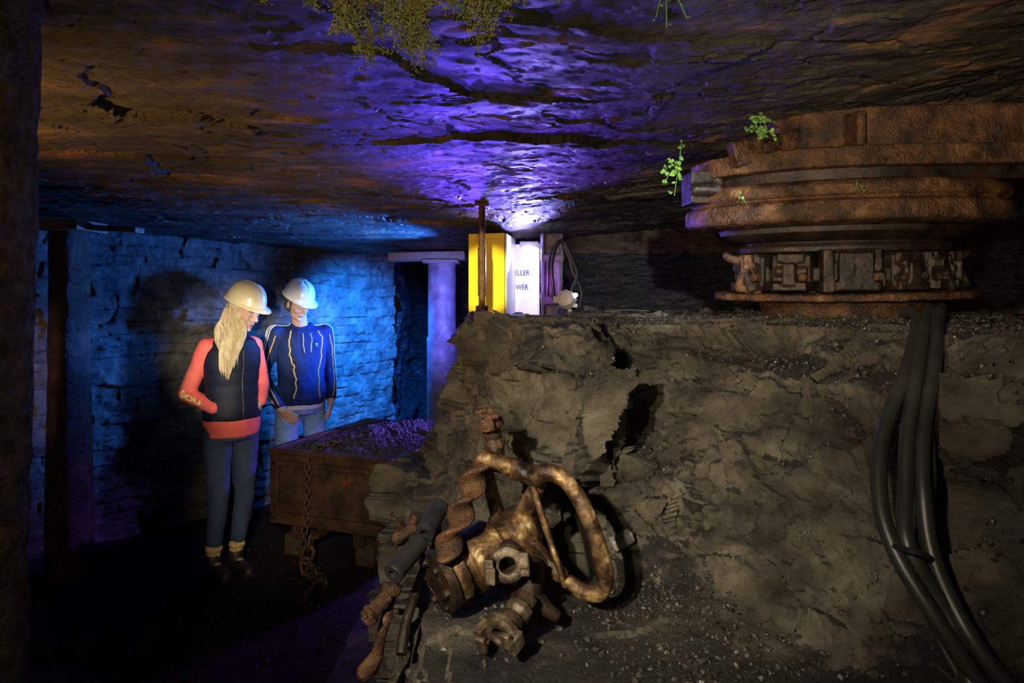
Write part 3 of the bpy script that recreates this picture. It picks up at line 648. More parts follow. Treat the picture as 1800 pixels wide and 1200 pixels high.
mk('cable',tube([T(.26,.30,z1+.10),T(.36,.26,z1+.115),T(.48,.36,z1+.145),T(.56,.46,z1+.15)],.009,8),M['hose'],origin=T(.4,.3,z1+.1),label='short black cable lying on the coal load',cat='cable')
# ------------------------------------------------------------ rock drill and tools
D0=1.85
dr=empty('rock_drill',W(880,1060,D0),'corroded pneumatic rock drill with looped handle lying on rock shelf','rock drill')
def Q(px,py,d=D0): return W(px,py,d)
nz=lambda co,no: .0006*fbm(co*110,3,33)+.0006*np.minimum(0,facets(co*55,35))
blob('handle',join(tube([Q(938,840,1.84),Q(958,830,1.82),Q(986,838,1.80),Q(1016,872,1.78),Q(1040,925,1.76),Q(1059,985,1.76),Q(1063,1022,1.76),Q(1050,1042,1.77),Q(1024,1038,1.79),Q(996,1018,1.81)],[.027,.025,.0215,.022,.0225,.023,.024,.021,.017],18)),.0033,1,M['rustpale'],parent=dr,disp=nz,label='thick looped carrying handle')
blob('handle_bar',join(tube([Q(932,842,1.86),Q(948,890,1.85),Q(970,960,1.83),Q(994,1030,1.82)],.019,12,flat=.5)),.0038,1,M['rustpale'],parent=dr,disp=nz)
A=Q(785,1015,1.80);B=Q(925,928,1.95); ax=(B-A).normalized(); L=(B-A).length
blob('drill_body',join(solid([(.070,0),(.078,.01),(.078,.035),(.064,.038),(.064,.06),(.080,.064),(.084,.075),(.084,.155),(.070,.16),(.070,.19),(.078,.194),(.076,L-.01),(.05,L+.02)],A,ax=ax,seg=48),
   cap(Q(900,965,1.86),Q(945,990,1.85),.042,.032),cap(Q(905,935,1.90),Q(985,1010,1.84),.035,.022),cap(Q(905,925,1.93),Q(945,855,1.88),.028,.022)),.0034,1,M['rustpale'],parent=dr,disp=nz)
mk('end_flange',join(lathe([(.05,-.035),(.083,-.03),(.083,-.005),(.05,0)],A,ax=ax,seg=40),cyl(A-ax*.035,A+ax*.01,.045)),M['rustd'],parent=dr)
for k in range(6):
    x_,y_,_=frm(ax); r_=(x_*math.cos(k*1.047)+y_*math.sin(k*1.047))*.062
    mk('flange_bolt',cyl(A+ax*(-.045)+r_,A+ax*(-.02)+r_,.011,.011,6),M['rustd'],parent=dr)
a0=Q(778,985,1.74);a1=Q(846,812,1.80); sd=(a1-a0).normalized(); sx_,sy_,_=frm(sd); Ls=(a1-a0).length
V=[];F=[];ns=220;nc=32
for i in range(ns):
    t=i/(ns-1); rot=t*Ls/.080*2*math.pi*.5
    for k in range(nc):
        a=2*math.pi*k/nc; r=.016+.022*abs(math.cos(a))**4
        V.append(a0+sd*(t*Ls)+(sx_*math.cos(a+rot)+sy_*math.sin(a+rot))*r)
for i in range(ns-1):
    for k in range(nc): F.append((i*nc+k,i*nc+(k+1)%nc,(i+1)*nc+(k+1)%nc,(i+1)*nc+k))
F.append(tuple(range(nc))[::-1]);F.append(tuple((ns-1)*nc+k for k in range(nc)))
mk('spiral_steel',(V,F),M['rust'],parent=dr,angle=180)
blob('valve_arm',join(cap(Q(850,808,1.86),Q(900,820,1.87),.024,.026),cap(Q(900,820,1.87),Q(938,838,1.85),.026,.026),cap(Q(872,808,1.89),Q(866,772,1.90),.021,.018),lathe([(.015,-.012),(.031,-.012),(.031,.012),(.015,.012)],Q(906,824,1.865),ax=(1,0,-.25),seg=24),cap(Q(850,808,1.86),Q(880,925,1.94),.018,.022)),.0034,1,M['rustpale'],parent=dr,disp=nz)
def claw(c,ax,s,name,m,parent):
    ax=Vector(ax).normalized(); x,y,_=frm(ax); c=Vector(c)
    g=[lathe([(.019*s,-.03*s),(.026*s,-.03*s),(.028*s,-.005*s),(.040*s,0),(.040*s,.016*s),(.030*s,.022*s),(.019*s,.022*s)],c,ax=ax,seg=32)]
    for k in (0,1):
        q=(x if k==0 else -x)
        g.append(box(c+q*(.040*s)+ax*(.022*s),(.020*s,.034*s,.038*s),u=q,v=y if k==0 else -y,w=ax))
        g.append(box(c+q*(.036*s)+y*(.018*s if k==0 else -.018*s)+ax*(.04*s),(.022*s,.034*s,.012*s),u=q,v=y,w=ax))
    g.append(lathe([(.019*s,-.03*s),(.03*s,-.045*s),(.03*s,-.06*s),(.022*s,-.065*s),(.022*s,-.09*s),(.014*s,-.09*s)],c,ax=ax,seg=8))
    return blob(name,join(*g),.0028,1,m,parent=parent,disp=prough(.0005,90,44))
claw(Q(862,750,1.90),(-.25,-.15,1),1.0,'claw_coupling',M['rust'],dr)
claw(Q(893,990,1.72),(-.05,-1,.12),1.12,'claw_coupling',M['steel'],dr)
claw(Q(888,1105,1.60),(-.55,-.75,-.35),1.15,'claw_coupling',M['steel'],dr)
blob('swivel_joint',join(cap(Q(893,975,1.82),Q(935,1010,1.80),.04,.035),cap(Q(935,1000,1.80),Q(925,1090,1.70),.034,.028),cap(Q(925,1090,1.70),Q(895,1100,1.64),.028,.022),cap(Q(945,1060,1.72),Q(975,1080,1.72),.022,.016),lathe([(.02,-.01),(.048,-.01),(.048,.012),(.02,.012)],Q(930,1055,1.74),ax=(.1,.1,1),seg=24)),.0036,1,M['rustd'],parent=dr,disp=nz)
tl=empty('gripped_hand_tool',W(700,1060,1.78),'rusty pipe tool with black rubber grips leaning on rock','hand tool')
def gripg(a,b):
    a=Vector(a);b=Vector(b);d=(b-a).normalized();L=(b-a).length
    return lathe([(.012,0),(.025,.0),(.028,.006),(.0265,.02)]+[(.0265-.0008*(k%2),.02+ (L-.04)*k/12) for k in range(13)]+[(.028,L-.01),(.025,L),(.012,L)],a,ax=d,seg=28)
mk('grip',gripg(Q(690,1010,1.70),Q(738,952,1.80)),M['rubber'],parent=tl)
mk('grip',gripg(Q(746,938,1.80),Q(774,888,1.90)),M['rubber'],parent=tl)
mk('pipe',tube([Q(655,1180,1.72),Q(672,1110,1.72),Q(690,1040,1.76),Q(708,960,1.86),Q(730,910,1.92)],[.016,.013,.013,.014,.012],14),M['rust'],parent=tl)
mk('cross_pipe',tube([Q(686,900,1.82),Q(712,935,1.86),Q(745,960,1.9)],[.005,.009,.014],10),M['rust'],parent=tl)
mk('pipe',tube([Q(770,905,1.94),Q(765,960,1.90),Q(742,1010,1.86),Q(715,1090,1.76),Q(705,1150,1.7)],[.010,.012,.013,.013,.014],12),M['rustd'],parent=tl)
blob('pipe_joint',join(cap(Q(668,1060,1.72),Q(690,1035,1.74),.018,.018),cap(Q(652,1073,1.70),Q(668,1058,1.72),.015,.013),lathe([(.012,-.012),(.027,-.01),(.027,.01),(.012,.012)],Q(688,1034,1.75),ax=(.3,.3,1),seg=24)),.0036,1,M['rust'],parent=tl,disp=nz)
blob('pipe_joint',cap(Q(700,945,1.84),Q(725,930,1.86),.019,.016),.005,1,M['rust'],parent=tl,disp=nz)
blob('pipe_joint',cap(Q(642,1180,1.7),Q(663,1152,1.72),.022,.018),.005,1,M['rust'],parent=tl,disp=nz)
claw(Q(655,1076,1.70),(-.6,-.3,-.5),.62,'claw_coupling',M['rust'],tl)
rdir=(W(1088,948,1)-Vector((0,0,H))).normalized(); hit=bvh.ray_cast(Vector((0,0,H)),rdir)
tz=hit[0]+hit[1]*.025 if hit[0] else Q(1085,945,2.2)
tg=mk('battery_pack',box(tz,(.07,.04,.036),u=(1,.2,.45),v=(-.2,1,.1)),M['greyplastic'],origin=tz,label='small pale grey plastic block lying against the rock',cat='battery',bevel=.008)
# ------------------------------------------------------------ plants
def leafg(c,n,s,tw_):
    n=Vector(n).normalized(); x,y,_=frm(n); a=Vector(x*math.cos(tw_)+y*math.sin(tw_)); b=n.cross(a); V=[c];k=12
    for i in range(k):
        t=2*math.pi*i/k; r=s*(1+.22*math.cos(3*t))*(.8+.2*math.cos(t))
        V.append(Vector(c)+a*(r*math.cos(t))+b*(r*.85*math.sin(t))+n*(s*.15*math.cos(2*t)))
    return V,[(0,1+i,1+(i+1)%k) for i in range(k)]
def plant(base,stems,label,s=.008,nl=9,nm='fern_plant'):
    base=Vector(base); e=empty(nm,base,label,'plant'); st=[];lv=[]
    for d,L in stems:
        d=Vector(d).normalized(); p=[base,base+d*L*.5+Vector((0,0,.01)),base+d*L+Vector((0,0,-.02*L/.1))]; sp=smoothpath(p,6)
        st.append(tube(p,.0010,5))
        for k in range(nl):
            t=(k+1)/nl; q=sp[min(int(t*(len(sp)-1)),len(sp)-1)]; off=Vector((random.uniform(-1,1),random.uniform(-1,.3),random.uniform(-1,1)))*s*1.3
            lv.append(leafg(q+off,(random.uniform(-.5,.5),-1,random.uniform(0,1)),s*random.uniform(.6,1.3),random.random()*6))
    mk('stem',join(*st),M['leaf'],parent=e); mk('leaves',join(*lv),M['leaf'],parent=e,smooth=False)
p0=W(1335,240,2.10)
plant(p0,[((-.8,-.3,.5),.06),((.4,-.3,.8),.07),((0,-.3,1),.09),((-.5,-.5,.9),.08),((.8,-.4,.1),.05),((.1,-.8,.0),.04)],'small bright green fern growing on rusted machine casting')
plant(W(1194,300,2.35),[((.0,-.3,1),.12),((-.6,-.4,.5),.08),((-.7,-.4,-.4),.08),((-.3,-.3,-1),.08),((-.5,-.2,.1),.06)],'small green fern growing beside rusted machine lug',s=.010,nl=5)
zc_=float(ceilz(.25,1.35))
plant((.30,1.33,zc_),[((-.4,-.2,-.8),.05),((.5,-.2,-.6),.06),((0,-.1,-1),.06)],'small green plant hanging from the rock roof',s=.0045,nl=4)
plant(W(1505,330,2.08),[((-.3,-.8,.3),.03),((.3,-.8,-.3),.03)],'tiny green sprig growing on the rusted machine ring',s=.004,nl=3)
plant(W(1300,350,2.18),[((-.3,-.8,.3),.03),((.3,-.8,-.3),.03)],'tiny green sprig growing on the rusted machine ring',s=.005,nl=3)
def mossclump(cx,cy,w,L,n):
    g=[]
    for _ in range(n):
        x=cx+random.gauss(0,w); y=cy+random.gauss(0,.05); z=float(ceilz(x,y))+.01; l=L*random.uniform(.3,1.0)*math.exp(-((x-cx)/w)**2*.3)
        p=[Vector((x,y,z)),Vector((x+random.uniform(-.01,.01),y,z-l*.5)),Vector((x+random.uniform(-.02,.02),y+random.uniform(-.01,.01),z-l))]
        sp=smoothpath(p,5); g.append(tube(p,.0009,4,n=4))
        for q in sp[1:]:
            for _k in range(4): g.append(leafg(q+Vector((random.gauss(0,.006),random.gauss(0,.006),random.gauss(0,.004))),(random.uniform(-1,1),-1,random.uniform(-1,1)),random.uniform(.0012,.0034),random.random()*6))
    V,F=join(*g); z=float(ceilz(cx,cy))
    mk('hanging_moss',(V,F),M['moss'],origin=(cx,cy,z),label='olive brown moss hanging in strands from the rock roof',cat='moss',kind='stuff',smooth=False)
for px,y_,w,L,n in ((608,1.28,.024,.100,34),(645,1.45,.016,.09,18),(712,1.3,.022,.15,46),(738,1.42,.014,.11,18),(850,1.28,.020,.12,32),(800,1.3,.03,.04,16),(545,1.25,.04,.03,16),(910,1.25,.05,.035,18),(455,1.22,.03,.03,12),(1000,1.22,.04,.02,10),(680,1.25,.05,.03,18)):
    mossclump((px-900)/1200*y_,y_,w,L,n)
# ------------------------------------------------------------ people
def person(o,th,hc,hth,hpitch):
    fw=Vector((math.cos(th),-math.sin(th),0)); lf_=Vector((math.sin(th),math.cos(th),0)); up=Vector((0,0,1))
    o=Vector((o[0],o[1],0))
    Lc=lambda s,f,z: o+lf_*s+fw*f+up*z
    hf0=Vector((math.cos(hth),-math.sin(hth),0)); hl=Vector((math.sin(hth),math.cos(hth),0))
    hf=(hf0*math.cos(hpitch)-up*math.sin(hpitch)).normalized(); hu=(up*math.cos(hpitch)+hf0*math.sin(hpitch)).normalized()
    hc=Vector(hc); Hc=lambda s,f,u: hc+hl*s+hf*f+hu*u
    return Lc,(lf_,fw,up),Hc,(hl,hf,hu)
def headgeo(Hc,H3,k=1.0):
    e=lambda c,r: ell(Hc(*[q*k for q in c]),[q*k for q in r],H3)
    cp=lambda a,b,r1,r2: cap(Hc(*[q*k for q in a]),Hc(*[q*k for q in b]),r1*k,r2*k)
    return [e((0,-.015,.03),(.073,.095,.09)),e((0,.030,-.022),(.060,.058,.088)),e((0,.030,-.070),(.050,.050,.040)),e((0,.066,-.097),(.021,.016,.014)),
      cp((0,.084,.012),(0,.108,-.024),.0075,.0095),e((.010,.096,-.029),(.0075,.009,.006)),e((-.010,.096,-.029),(.0075,.009,.006)),
      cp((-.036,.072,.023),(.036,.072,.023),.010,.010),e((0,.083,-.054),(.021,.0085,.005)),e((0,.081,-.063),(.018,.009,.006)),
      e((.036,.056,-.024),(.024,.024,.026)),e((-.036,.056,-.024),(.024,.024,.026)),
      e((.031,.068,.002),(.017,.016,.012)),e((-.031,.068,.002),(.017,.016,.012)),
      e((.073,-.005,-.01),(.008,.02,.032)),e((-.073,-.005,-.01),(.008,.02,.032))]
def handgeo(wr,d,n,s=1.0,thumb=1,curl=.5):
    d=Vector(d).normalized(); n=Vector(n).normalized(); n=(n-d*n.dot(d)).normalized(); x=d.cross(n)*thumb; g=[]
    c=wr+d*.045*s; g.append(ell(c,(.040*s,.052*s,.016*s),(x,d,n))); g.append(cap(wr-d*.02,wr+d*.02,.026*s,.028*s))
    for i,(off,L) in enumerate(((.030,.068),(.010,.078),(-.011,.072),(-.031,.056))):
        b=wr+d*.085*s+x*off*s; p1=b+(d+n*curl*.5+x*off*1.5).normalized()*L*.42*s; p2=p1+(d+n*curl*1.3).normalized()*L*.33*s; p3=p2+(d+n*curl*2.4).normalized()*L*.25*s
        g+=[cap(b-d*.02,p1,.0098*s,.0088*s,10),cap(p1,p2,.0088*s,.0082*s,10),cap(p2,p3,.0082*s,.007*s,10)]
    b=wr+d*.025*s+x*.030*s; p1=b+(d+x*.9+n*.3).normalized()*.04*s; p2=p1+(d*1.2+x*.35+n*.4).normalized()*.032*s
    g+=[cap(b,p1,.0125*s,.0105*s,10),cap(p1,p2,.0105*s,.008*s,10)]
    return g
def facemat(H3,hc,k=1):
    hc=np.array(hc); X=[np.array(v) for v in H3]
    def f(c,n):
        q=c-hc; s,fw,u=q@X[0]/k,q@X[1]/k,q@X[2]/k; r=np.zeros(len(c))
        r[(np.abs(s)<.018)&(fw>.082)&(u<-.051)&(u>-.067)]=1
        r[(np.abs(np.abs(s)-.032)<.015)&(fw>.07)&(np.abs(u-.027)<.0035)]=2
        return r
    return f
def eyes(Hc,H3,parent,k=1):
    for s in (-.031,.031):
        e=mk('eye',ell(Hc(s*k,.0775*k,.001*k),(.0105*k,.009*k,.0050*k),H3,12,8),M['eye'],parent=parent)
        mk('iris',ell(Hc(s*k,.0848*k,.0005*k),(.0044*k,.0025*k,.0044*k),H3,10,6),M['iris'],parent=e)
def helmet(Hc,H3,parent,m,k=1.0,dome=.098,base=.066):
    V=[];F=[];seg=72
    prof=[(.0,1),(.25,.982),(.45,.925),(.62,.83),(.76,.69),(.87,.50),(.945,.29),(.985,.09),(1.0,-.05)]
    rows=[]
    for (r,h) in prof:
        row=[]
        for i in range(seg):
            a=2*math.pi*i/seg; s=math.cos(a)*r*.100; f=math.sin(a)*r*.122-.008; hh=h*dome
            rid=max(0,1-abs(s)/.011) if r<.9 else 0
            rid2=max(0,1-abs(abs(s)-.036)/.007) if r<.86 else 0
            hh+=.006*min(1,rid*2)+.004*min(1,rid2*2)
            row.append(Hc(s*k,f*k,(hh+base)*k))
        rows.append(row)
    for ex,hh in ((.006,-.008),(1.0,-.016),(1.03,-.019),(1.0,-.022),(-.02,-.014),(-.05,.02)):
        row=[]
        for i in range(seg):
            a=2*math.pi*i/seg; fr=max(0,math.sin(a))**2.2
            w=(.012+.034*fr)*ex if ex>.1 else ex*.3
            row.append(Hc(math.cos(a)*(.100+w*.8)*k,(math.sin(a)*(.122+w)-.008)*k,(hh+base-.004*fr*(1 if ex>.1 else 0))*k))
        rows.append(row)
    for rw in rows: V+=rw
    for i in range(len(rows)-1):
        for q in range(seg): F.append((i*seg+q,i*seg+(q+1)%seg,(i+1)*seg+(q+1)%seg,(i+1)*seg+q))
    hh=mk('hard_hat',(V,F),m,parent=parent,angle=180)
    mk('headband',lathe([(.094*k,-.010*k),(.096*k,-.010*k),(.096*k,.01*k),(.094*k,.01*k)],Hc(0,-.006,base-.010),ax=H3[2],X=H3[0],sx=.84,sy=1.06,seg=40),M['rubber'],parent=hh)
    return hh
def snaptube(ob,path,r,n=8,lift=.0012,seg=6):
    o=O(ob); P=[]
    for p in smoothpath(path,n):
        ok,co,no,_=ob.closest_point_on_mesh(p-o)
        P.append((co+no*lift+o) if ok else p)
    return tube(P,r,seg,smooth=False)
# ---- woman
wo=(-1.68,4.08); wth=math.radians(40); whc=(-1.580,4.03,1.562)
Lc,A3,Hc,H3=person(wo,wth,whc,math.radians(20),math.radians(21))
e=lambda c,r: ell(Lc(*c),r,A3)
cp=lambda a,b,r1,r2: cap(Lc(*a),Lc(*b),r1,r2)
tor=lambda prof,f,sy: solid(prof,Lc(0,f,0),X=A3[0],sy=sy,seg=56)
legR=[(-.082,-.0,.86),(-.080,.012,.47),(-.095,-.03,.10)]; legL=[(.082,0,.86),(.076,.02,.47),(.03,.0,.10)]
sR,eR,wR=(-.148,0,1.352),(-.205,-.12,1.08),(-.130,.070,1.00); sL,eL,wL=(.146,0,1.352),(.215,-.03,1.10),(.140,.085,1.01)
g=[e((0,0,.92),(.150,.11,.12)),e((0,.01,1.06),(.115,.085,.13)),e((0,.015,1.24),(.14,.095,.15)),cp((-.12,0,1.355),(.12,0,1.355),.042,.042),cap(Lc(0,.0,1.37),Vector(whc)-Vector((.015,0,.07)),.05,.045)]
for lg in (legR,legL): g+=[cp(lg[0],lg[1],.080,.050),cp(lg[1],lg[2],.048,.033),e((lg[1][0],lg[1][1]-.02,.36),(.045,.048,.11)),cap(Lc(lg[2][0],lg[2][1],.07),Lc(lg[2][0],lg[2][1]+.13,.04),.034,.028)]
for a_,b_,c_ in ((sR,eR,wR),(sL,eL,wL)): g+=[cp(a_,b_,.038,.031),cp(b_,c_,.031,.023)]
g+=handgeo(Lc(*wR),Lc(-.055,.105,.93)-Lc(*wR),Lc(0,-.3,1)-Lc(*wR),.85,-1)+handgeo(Lc(*wL),Lc(.065,.11,.94)-Lc(*wL),Lc(0,-.3,1)-Lc(*wL),.85,1)
g+=headgeo(Hc,H3,.97)
woman=blob('person',join(*g),.005,2,[M['skin'],M['lip'],M['brow']],origin=(wo[0],wo[1],0),matf=facemat(H3,whc,.97),label='person in white hard hat, coral hoodie, navy gilet, hands in pockets',cat='person')
eyes(Hc,H3,woman,.97); helmet(Hc,H3,woman,M['helmet'],1.02,dome=.106)
fold=lambda a,sc,sd_: (lambda co,no: a*fbm(co*np.array([sc,sc,sc*.7]),3,sd_))
g=[tor([(.148,.820),(.160,.832),(.168,.87),(.168,.92),(.150,1.02),(.145,1.10),(.150,1.25),(.145,1.33),(.11,1.40),(.06,1.43)],.008,.78),cp((-.120,0,1.352),(.120,0,1.352),.054,.054),cp((0,-.045,1.38),(0,-.02,1.415),.065,.055)]
for a_,b_,c_ in ((sR,eR,wR),(sL,eL,wL)):
    c2=Vector(b_).lerp(Vector(c_),.93)
    g+=[cp(a_,b_,.053,.048),cp(b_,tuple(c2),.048,.036)]
hood=blob('hoodie',join(*g),.0065,3,M['coral'],parent=woman,disp=lambda co,no: .0035*fbm(co*np.array([14,14,9]),3,5))
quilt=lambda co,no: .0022*np.abs(np.sin(co[:,2]*math.pi/.075))+.002*fbm(co*12,3,77)
g=[tor([(.150,.920),(.166,.927),(.170,.97),(.158,1.05),(.152,1.12),(.160,1.20),(.170,1.27),(.165,1.33),(.135,1.385),(.095,1.41),(.080,1.45),(.06,1.452)],.012,.78),e((.0,.075,1.25),(.115,.055,.07))]
for sg_ in (-1,1):
    g.append(cap(Lc(sg_*.115,.055,1.0),Lc(sg_*.07,.085,.96),.044,.036))
gil=blob('gilet',join(*g),.0065,2,M['gilet'],parent=woman,disp=quilt)
mk('zip',snaptube(gil,[Lc(.0,.16,.94),Lc(0,.15,1.10),Lc(0,.16,1.25),Lc(0,.12,1.36),Lc(0,.10,1.44)],.003),M['steel'],parent=gil)
g=[tor([(.155,.80),(.160,.84),(.155,.92),(.13,.96)],.0,.76)]
for lg in (legR,legL):
    an=Vector(lg[1]).lerp(Vector(lg[2]),.72)
    g+=[cp(lg[0],lg[1],.090,.060),cp(lg[1],tuple(an),.060,.045),e((lg[1][0],lg[1][1]-.02,.36),(.054,.056,.11))]
blob('jeans',join(*g),.0070,2,M['jeansd'],parent=woman,disp=lambda co,no: .003*fbm(co*np.array([18,18,11]),3,6))
for lg in (legR,legL):
    p=Vector(lg[1]).lerp(Vector(lg[2]),.84); q=Vector(lg[2])
    blob('sock',join(cap(Lc(p.x,p.y,p.z),Lc(q.x,q.y,.11),.040,.040),lathe([(.03,-.012),(.047,-.010),(.049,0),(.047,.010),(.03,.012)],Lc(p.x,p.y,p.z+.005),seg=24)),.006,1,M['sock'],parent=woman,disp=fold(.003,60,8))
    blob('boot',join(cap(Lc(q.x,q.y,.10),Lc(q.x,q.y+.01,.055),.048,.046),cap(Lc(q.x,q.y+.02,.048),Lc(q.x,q.y+.155,.036),.044,.036),box(Lc(q.x,q.y+.06,.014),(.085,.27,.024),u=A3[0],v=A3[1])),.006,2,M['shoe'],parent=woman)
hg=[ell(Hc(0,-.03,.005),(.082,.085,.085),H3),ell(Hc(0,-.050,-.06),(.076,.060,.08),H3)]
def hw(dx,dy,dz): return Vector(whc)+Vector((dx,dy,dz))
hg+=[cap(hw(-.045,-.05,-.05),hw(-.045,-.10,-.17),.052,.056),cap(hw(-.045,-.10,-.17),hw(-.030,-.135,-.27),.056,.034),cap(hw(-.07,.03,-.06),hw(-.09,-.05,-.2),.048,.042)]
hb=blob('hair',join(*hg),.005,2,M['blond'],parent=woman,disp=lambda co,no: .0025*np.sin((co[:,0]*1.0+co[:,1]*.5)*420+9*vnoise(co*7,3)))
lk=[]
for i in range(560):
    a=random.uniform(-1,1); st=hw(-.045+.052*a,-.085+.035*abs(a)+random.uniform(-.02,.01),random.uniform(-.03,.02))
    cl=round(a*6)/6; pth=[st]; zend=-.36+.09*abs(a)**1.5+random.uniform(-.03,.06)
    for j in range(1,9):
        t=j/8; zz_=-.02+(zend+.02)*t
        w_=.058+.026*math.sin(math.pi*t)-.010*t
        aa=a+(cl-a)*.45*t
        pth.append(hw(-.045+.014*t+w_*aa+.012*math.sin(cl*5+t*8),-.108-.075*t+.040*aa*aa+.006*math.cos(cl*7+t*9)+random.uniform(-.002,.002),zz_))
    lk.append(tube(pth,[.0026,.0032,.0034,.0032,.0026,.0006],4,n=3))
mk('hair_lock',join(*lk),M['blond'],parent=hb)
mid=Lc(*eR).lerp(Lc(*wR),.30)+Vector((-.02,-.075,.0))
tt=text('SOU',.074,mid,Rm(Vector((1,-.35,-.38)),(0,0,1)),M['letter'],woman,name='sleeve_print',ext=0,off=.003)
def subdiv(ob,n=3):
    bm=bmesh.new(); bm.from_mesh(ob.data); bmesh.ops.triangulate(bm,faces=bm.faces)
    for _ in range(n):
        bmesh.ops.subdivide_edges(bm,edges=[e_ for e_ in bm.edges if e_.calc_length()>.006],cuts=1)
        bmesh.ops.triangulate(bm,faces=bm.faces)
    bm.to_mesh(ob.data); bm.free()
def onto(ob,target,off=.003):
    s=ob.modifiers.new('sw','SHRINKWRAP'); s.target=target; s.wrap_method='NEAREST_SURFACEPOINT'; s.wrap_mode='ABOVE_SURFACE'; s.offset=off
subdiv(tt); onto(tt,hood,.002)
# ---- man
mo=(-1.581,5.1); mth=math.radians(52); mhc=(-1.565,4.985,1.595)
Lc,A3,Hc,H3=person(mo,mth,mhc,math.radians(36),math.radians(27))
e=lambda c,r: ell(Lc(*c),r,A3)
cp=lambda a,b,r1,r2: cap(Lc(*a),Lc(*b),r1,r2)
tor=lambda prof,f,sy: solid(prof,Lc(0,f,0),X=A3[0],sy=sy,seg=56)
legR=[(-.090,0,.86),(-.115,.02,.47),(-.13,-.02,.10)]; legL=[(.090,0,.86),(.115,.03,.47),(.13,.0,.10)]
sR,eR,wR=(-.188,0,1.375),(-.262,-.06,1.08),(-.185,.09,.84); sL,eL,wL=(.188,0,1.375),(.248,-.06,1.09),(.200,.09,.87)
g=[e((0,0,.92),(.16,.12,.13)),e((0,.02,1.06),(.15,.11,.15)),e((0,.015,1.25),(.17,.11,.16)),cp((-.16,0,1.37),(.16,0,1.37),.052,.052),cap(Lc(0,.0,1.38),Vector(mhc)-Vector((-.0,-.02,.06)),.06,.055)]
for lg in (legR,legL): g+=[cp(lg[0],lg[1],.085,.056),cp(lg[1],lg[2],.054,.038),e((lg[1][0],lg[1][1]-.02,.36),(.052,.054,.11)),cap(Lc(lg[2][0],lg[2][1],.07),Lc(lg[2][0],lg[2][1]+.15,.04),.036,.03)]
for a_,b_,c_ in ((sR,eR,wR),(sL,eL,wL)): g+=[cp(a_,b_,.048,.040),cp(b_,c_,.040,.027)]
g+=handgeo(Lc(*wR),Lc(-.11,.15,.76)-Lc(*wR),Lc(0,0,.8)-Lc(*wR),1.0,-1,.4)+handgeo(Lc(*wL),Lc(.175,.13,.78)-Lc(*wL),Lc(0,0,.8)-Lc(*wL),1.0,1,.4)
g+=headgeo(Hc,H3,1.0)
man=blob('person',join(*g),.005,2,[M['skin'],M['lip'],M['brow']],origin=(mo[0],mo[1],0),matf=facemat(H3,mhc),label='person in white hard hat, navy striped hoodie and pale jeans',cat='person')
eyes(Hc,H3,man); helmet(Hc,H3,man,M['helmetw'],1.04,dome=.108)
blob('hair',join(ell(Hc(0,-.035,.01),(.079,.082,.075),H3),ell(Hc(0,-.05,-.04),(.066,.05,.05),H3),ell(Hc(.069,.010,.008),(.009,.014,.032),H3),ell(Hc(-.069,.010,.008),(.009,.014,.032),H3)),.006,1,M['brownhair'],parent=man,disp=fold(.002,60,9))
g=[tor([(.160,.845),(.172,.855),(.180,.90),(.176,1.0),(.172,1.08),(.182,1.18),(.190,1.27),(.185,1.34),(.150,1.395),(.10,1.43)],.012,.72),cp((-.168,0,1.365),(.168,0,1.365),.066,.066),cp((0,-.075,1.40),(0,-.06,1.43),.080,.06),cp((-.06,.04,1.42),(.0,.075,1.39),.032,.028),cp((.06,.04,1.42),(.0,.075,1.39),.032,.028),e((0,.115,.97),(.10,.03,.07))]
for a_,b_,c_ in ((sR,eR,wR),(sL,eL,wL)):
    c2=Vector(b_).lerp(Vector(c_),.9); g+=[cp(a_,b_,.062,.053),cp(b_,tuple(c2),.053,.041)]
hd=blob('hoodie',join(*g),.0065,3,M['navy'],parent=man,disp=lambda co,no: .006*fbm(co*np.array([13,13,8]),3,15))
for sgn,(S,E,Wr) in ((-1,(sR,eR,wR)),(1,(sL,eL,wL))):
    w2=Vector(E).lerp(Vector(Wr),.85)
    for off in (-.024,0,.024):
        pth=[Lc(sgn*.085,-.03+off*.8,1.47),Lc(sgn*.15,-.02+off,1.47),Lc(sgn*(abs(S[0])+.06),S[1]+.01+off,S[2]+.02),Lc(sgn*(abs(S[0]+E[0])/2+.08),(S[1]+E[1])/2+.015+off,(S[2]+E[2])/2),Lc(sgn*(abs(E[0])+.07),E[1]+.015+off,E[2]),Lc(sgn*(abs(w2.x)+.07),w2.y+.02+off,w2.z)]
        mk('sleeve_stripe',snaptube(hd,pth,.0042,n=10),M['stripew'],parent=hd)
    pth=[Lc(sgn*(abs(S[0])+.03),S[1]+.10,S[2]-.02),Lc(sgn*(abs(S[0]+E[0])/2+.03),(S[1]+E[1])/2+.10,(S[2]+E[2])/2),Lc(sgn*(abs(E[0])+.02),E[1]+.10,E[2]),Lc(sgn*(abs(w2.x)+.01),w2.y+.09,w2.z)]
    mk('sleeve_piping',snaptube(hd,pth,.0040,n=10),M['stripeo'],parent=hd)
    pth=[Lc(sgn*.12,.12,1.42),Lc(sgn*.155,.16,1.33),Lc(sgn*.150,.18,1.2),Lc(sgn*.125,.2,1.05),Lc(sgn*.12,.2,.90)]
    mk('chest_piping',snaptube(hd,pth,.0046,n=12),M['stripeo'],parent=hd)
    mk('drawstring',snaptube(hd,[Lc(sgn*.03,.13,1.38),Lc(sgn*.035,.18,1.3),Lc(sgn*.032,.18,1.235)],.0026,n=6),M['stripew'],parent=hd)
mk('chest_badge',snaptube(hd,[Lc(.062,.2,1.300),Lc(.085,.2,1.300),Lc(.108,.2,1.300)],.0042,n=4),M['stripew'],parent=hd)
mk('chest_badge',snaptube(hd,[Lc(.062,.2,1.287),Lc(.085,.2,1.287),Lc(.108,.2,1.287)],.0042,n=4),M['green'],parent=hd)
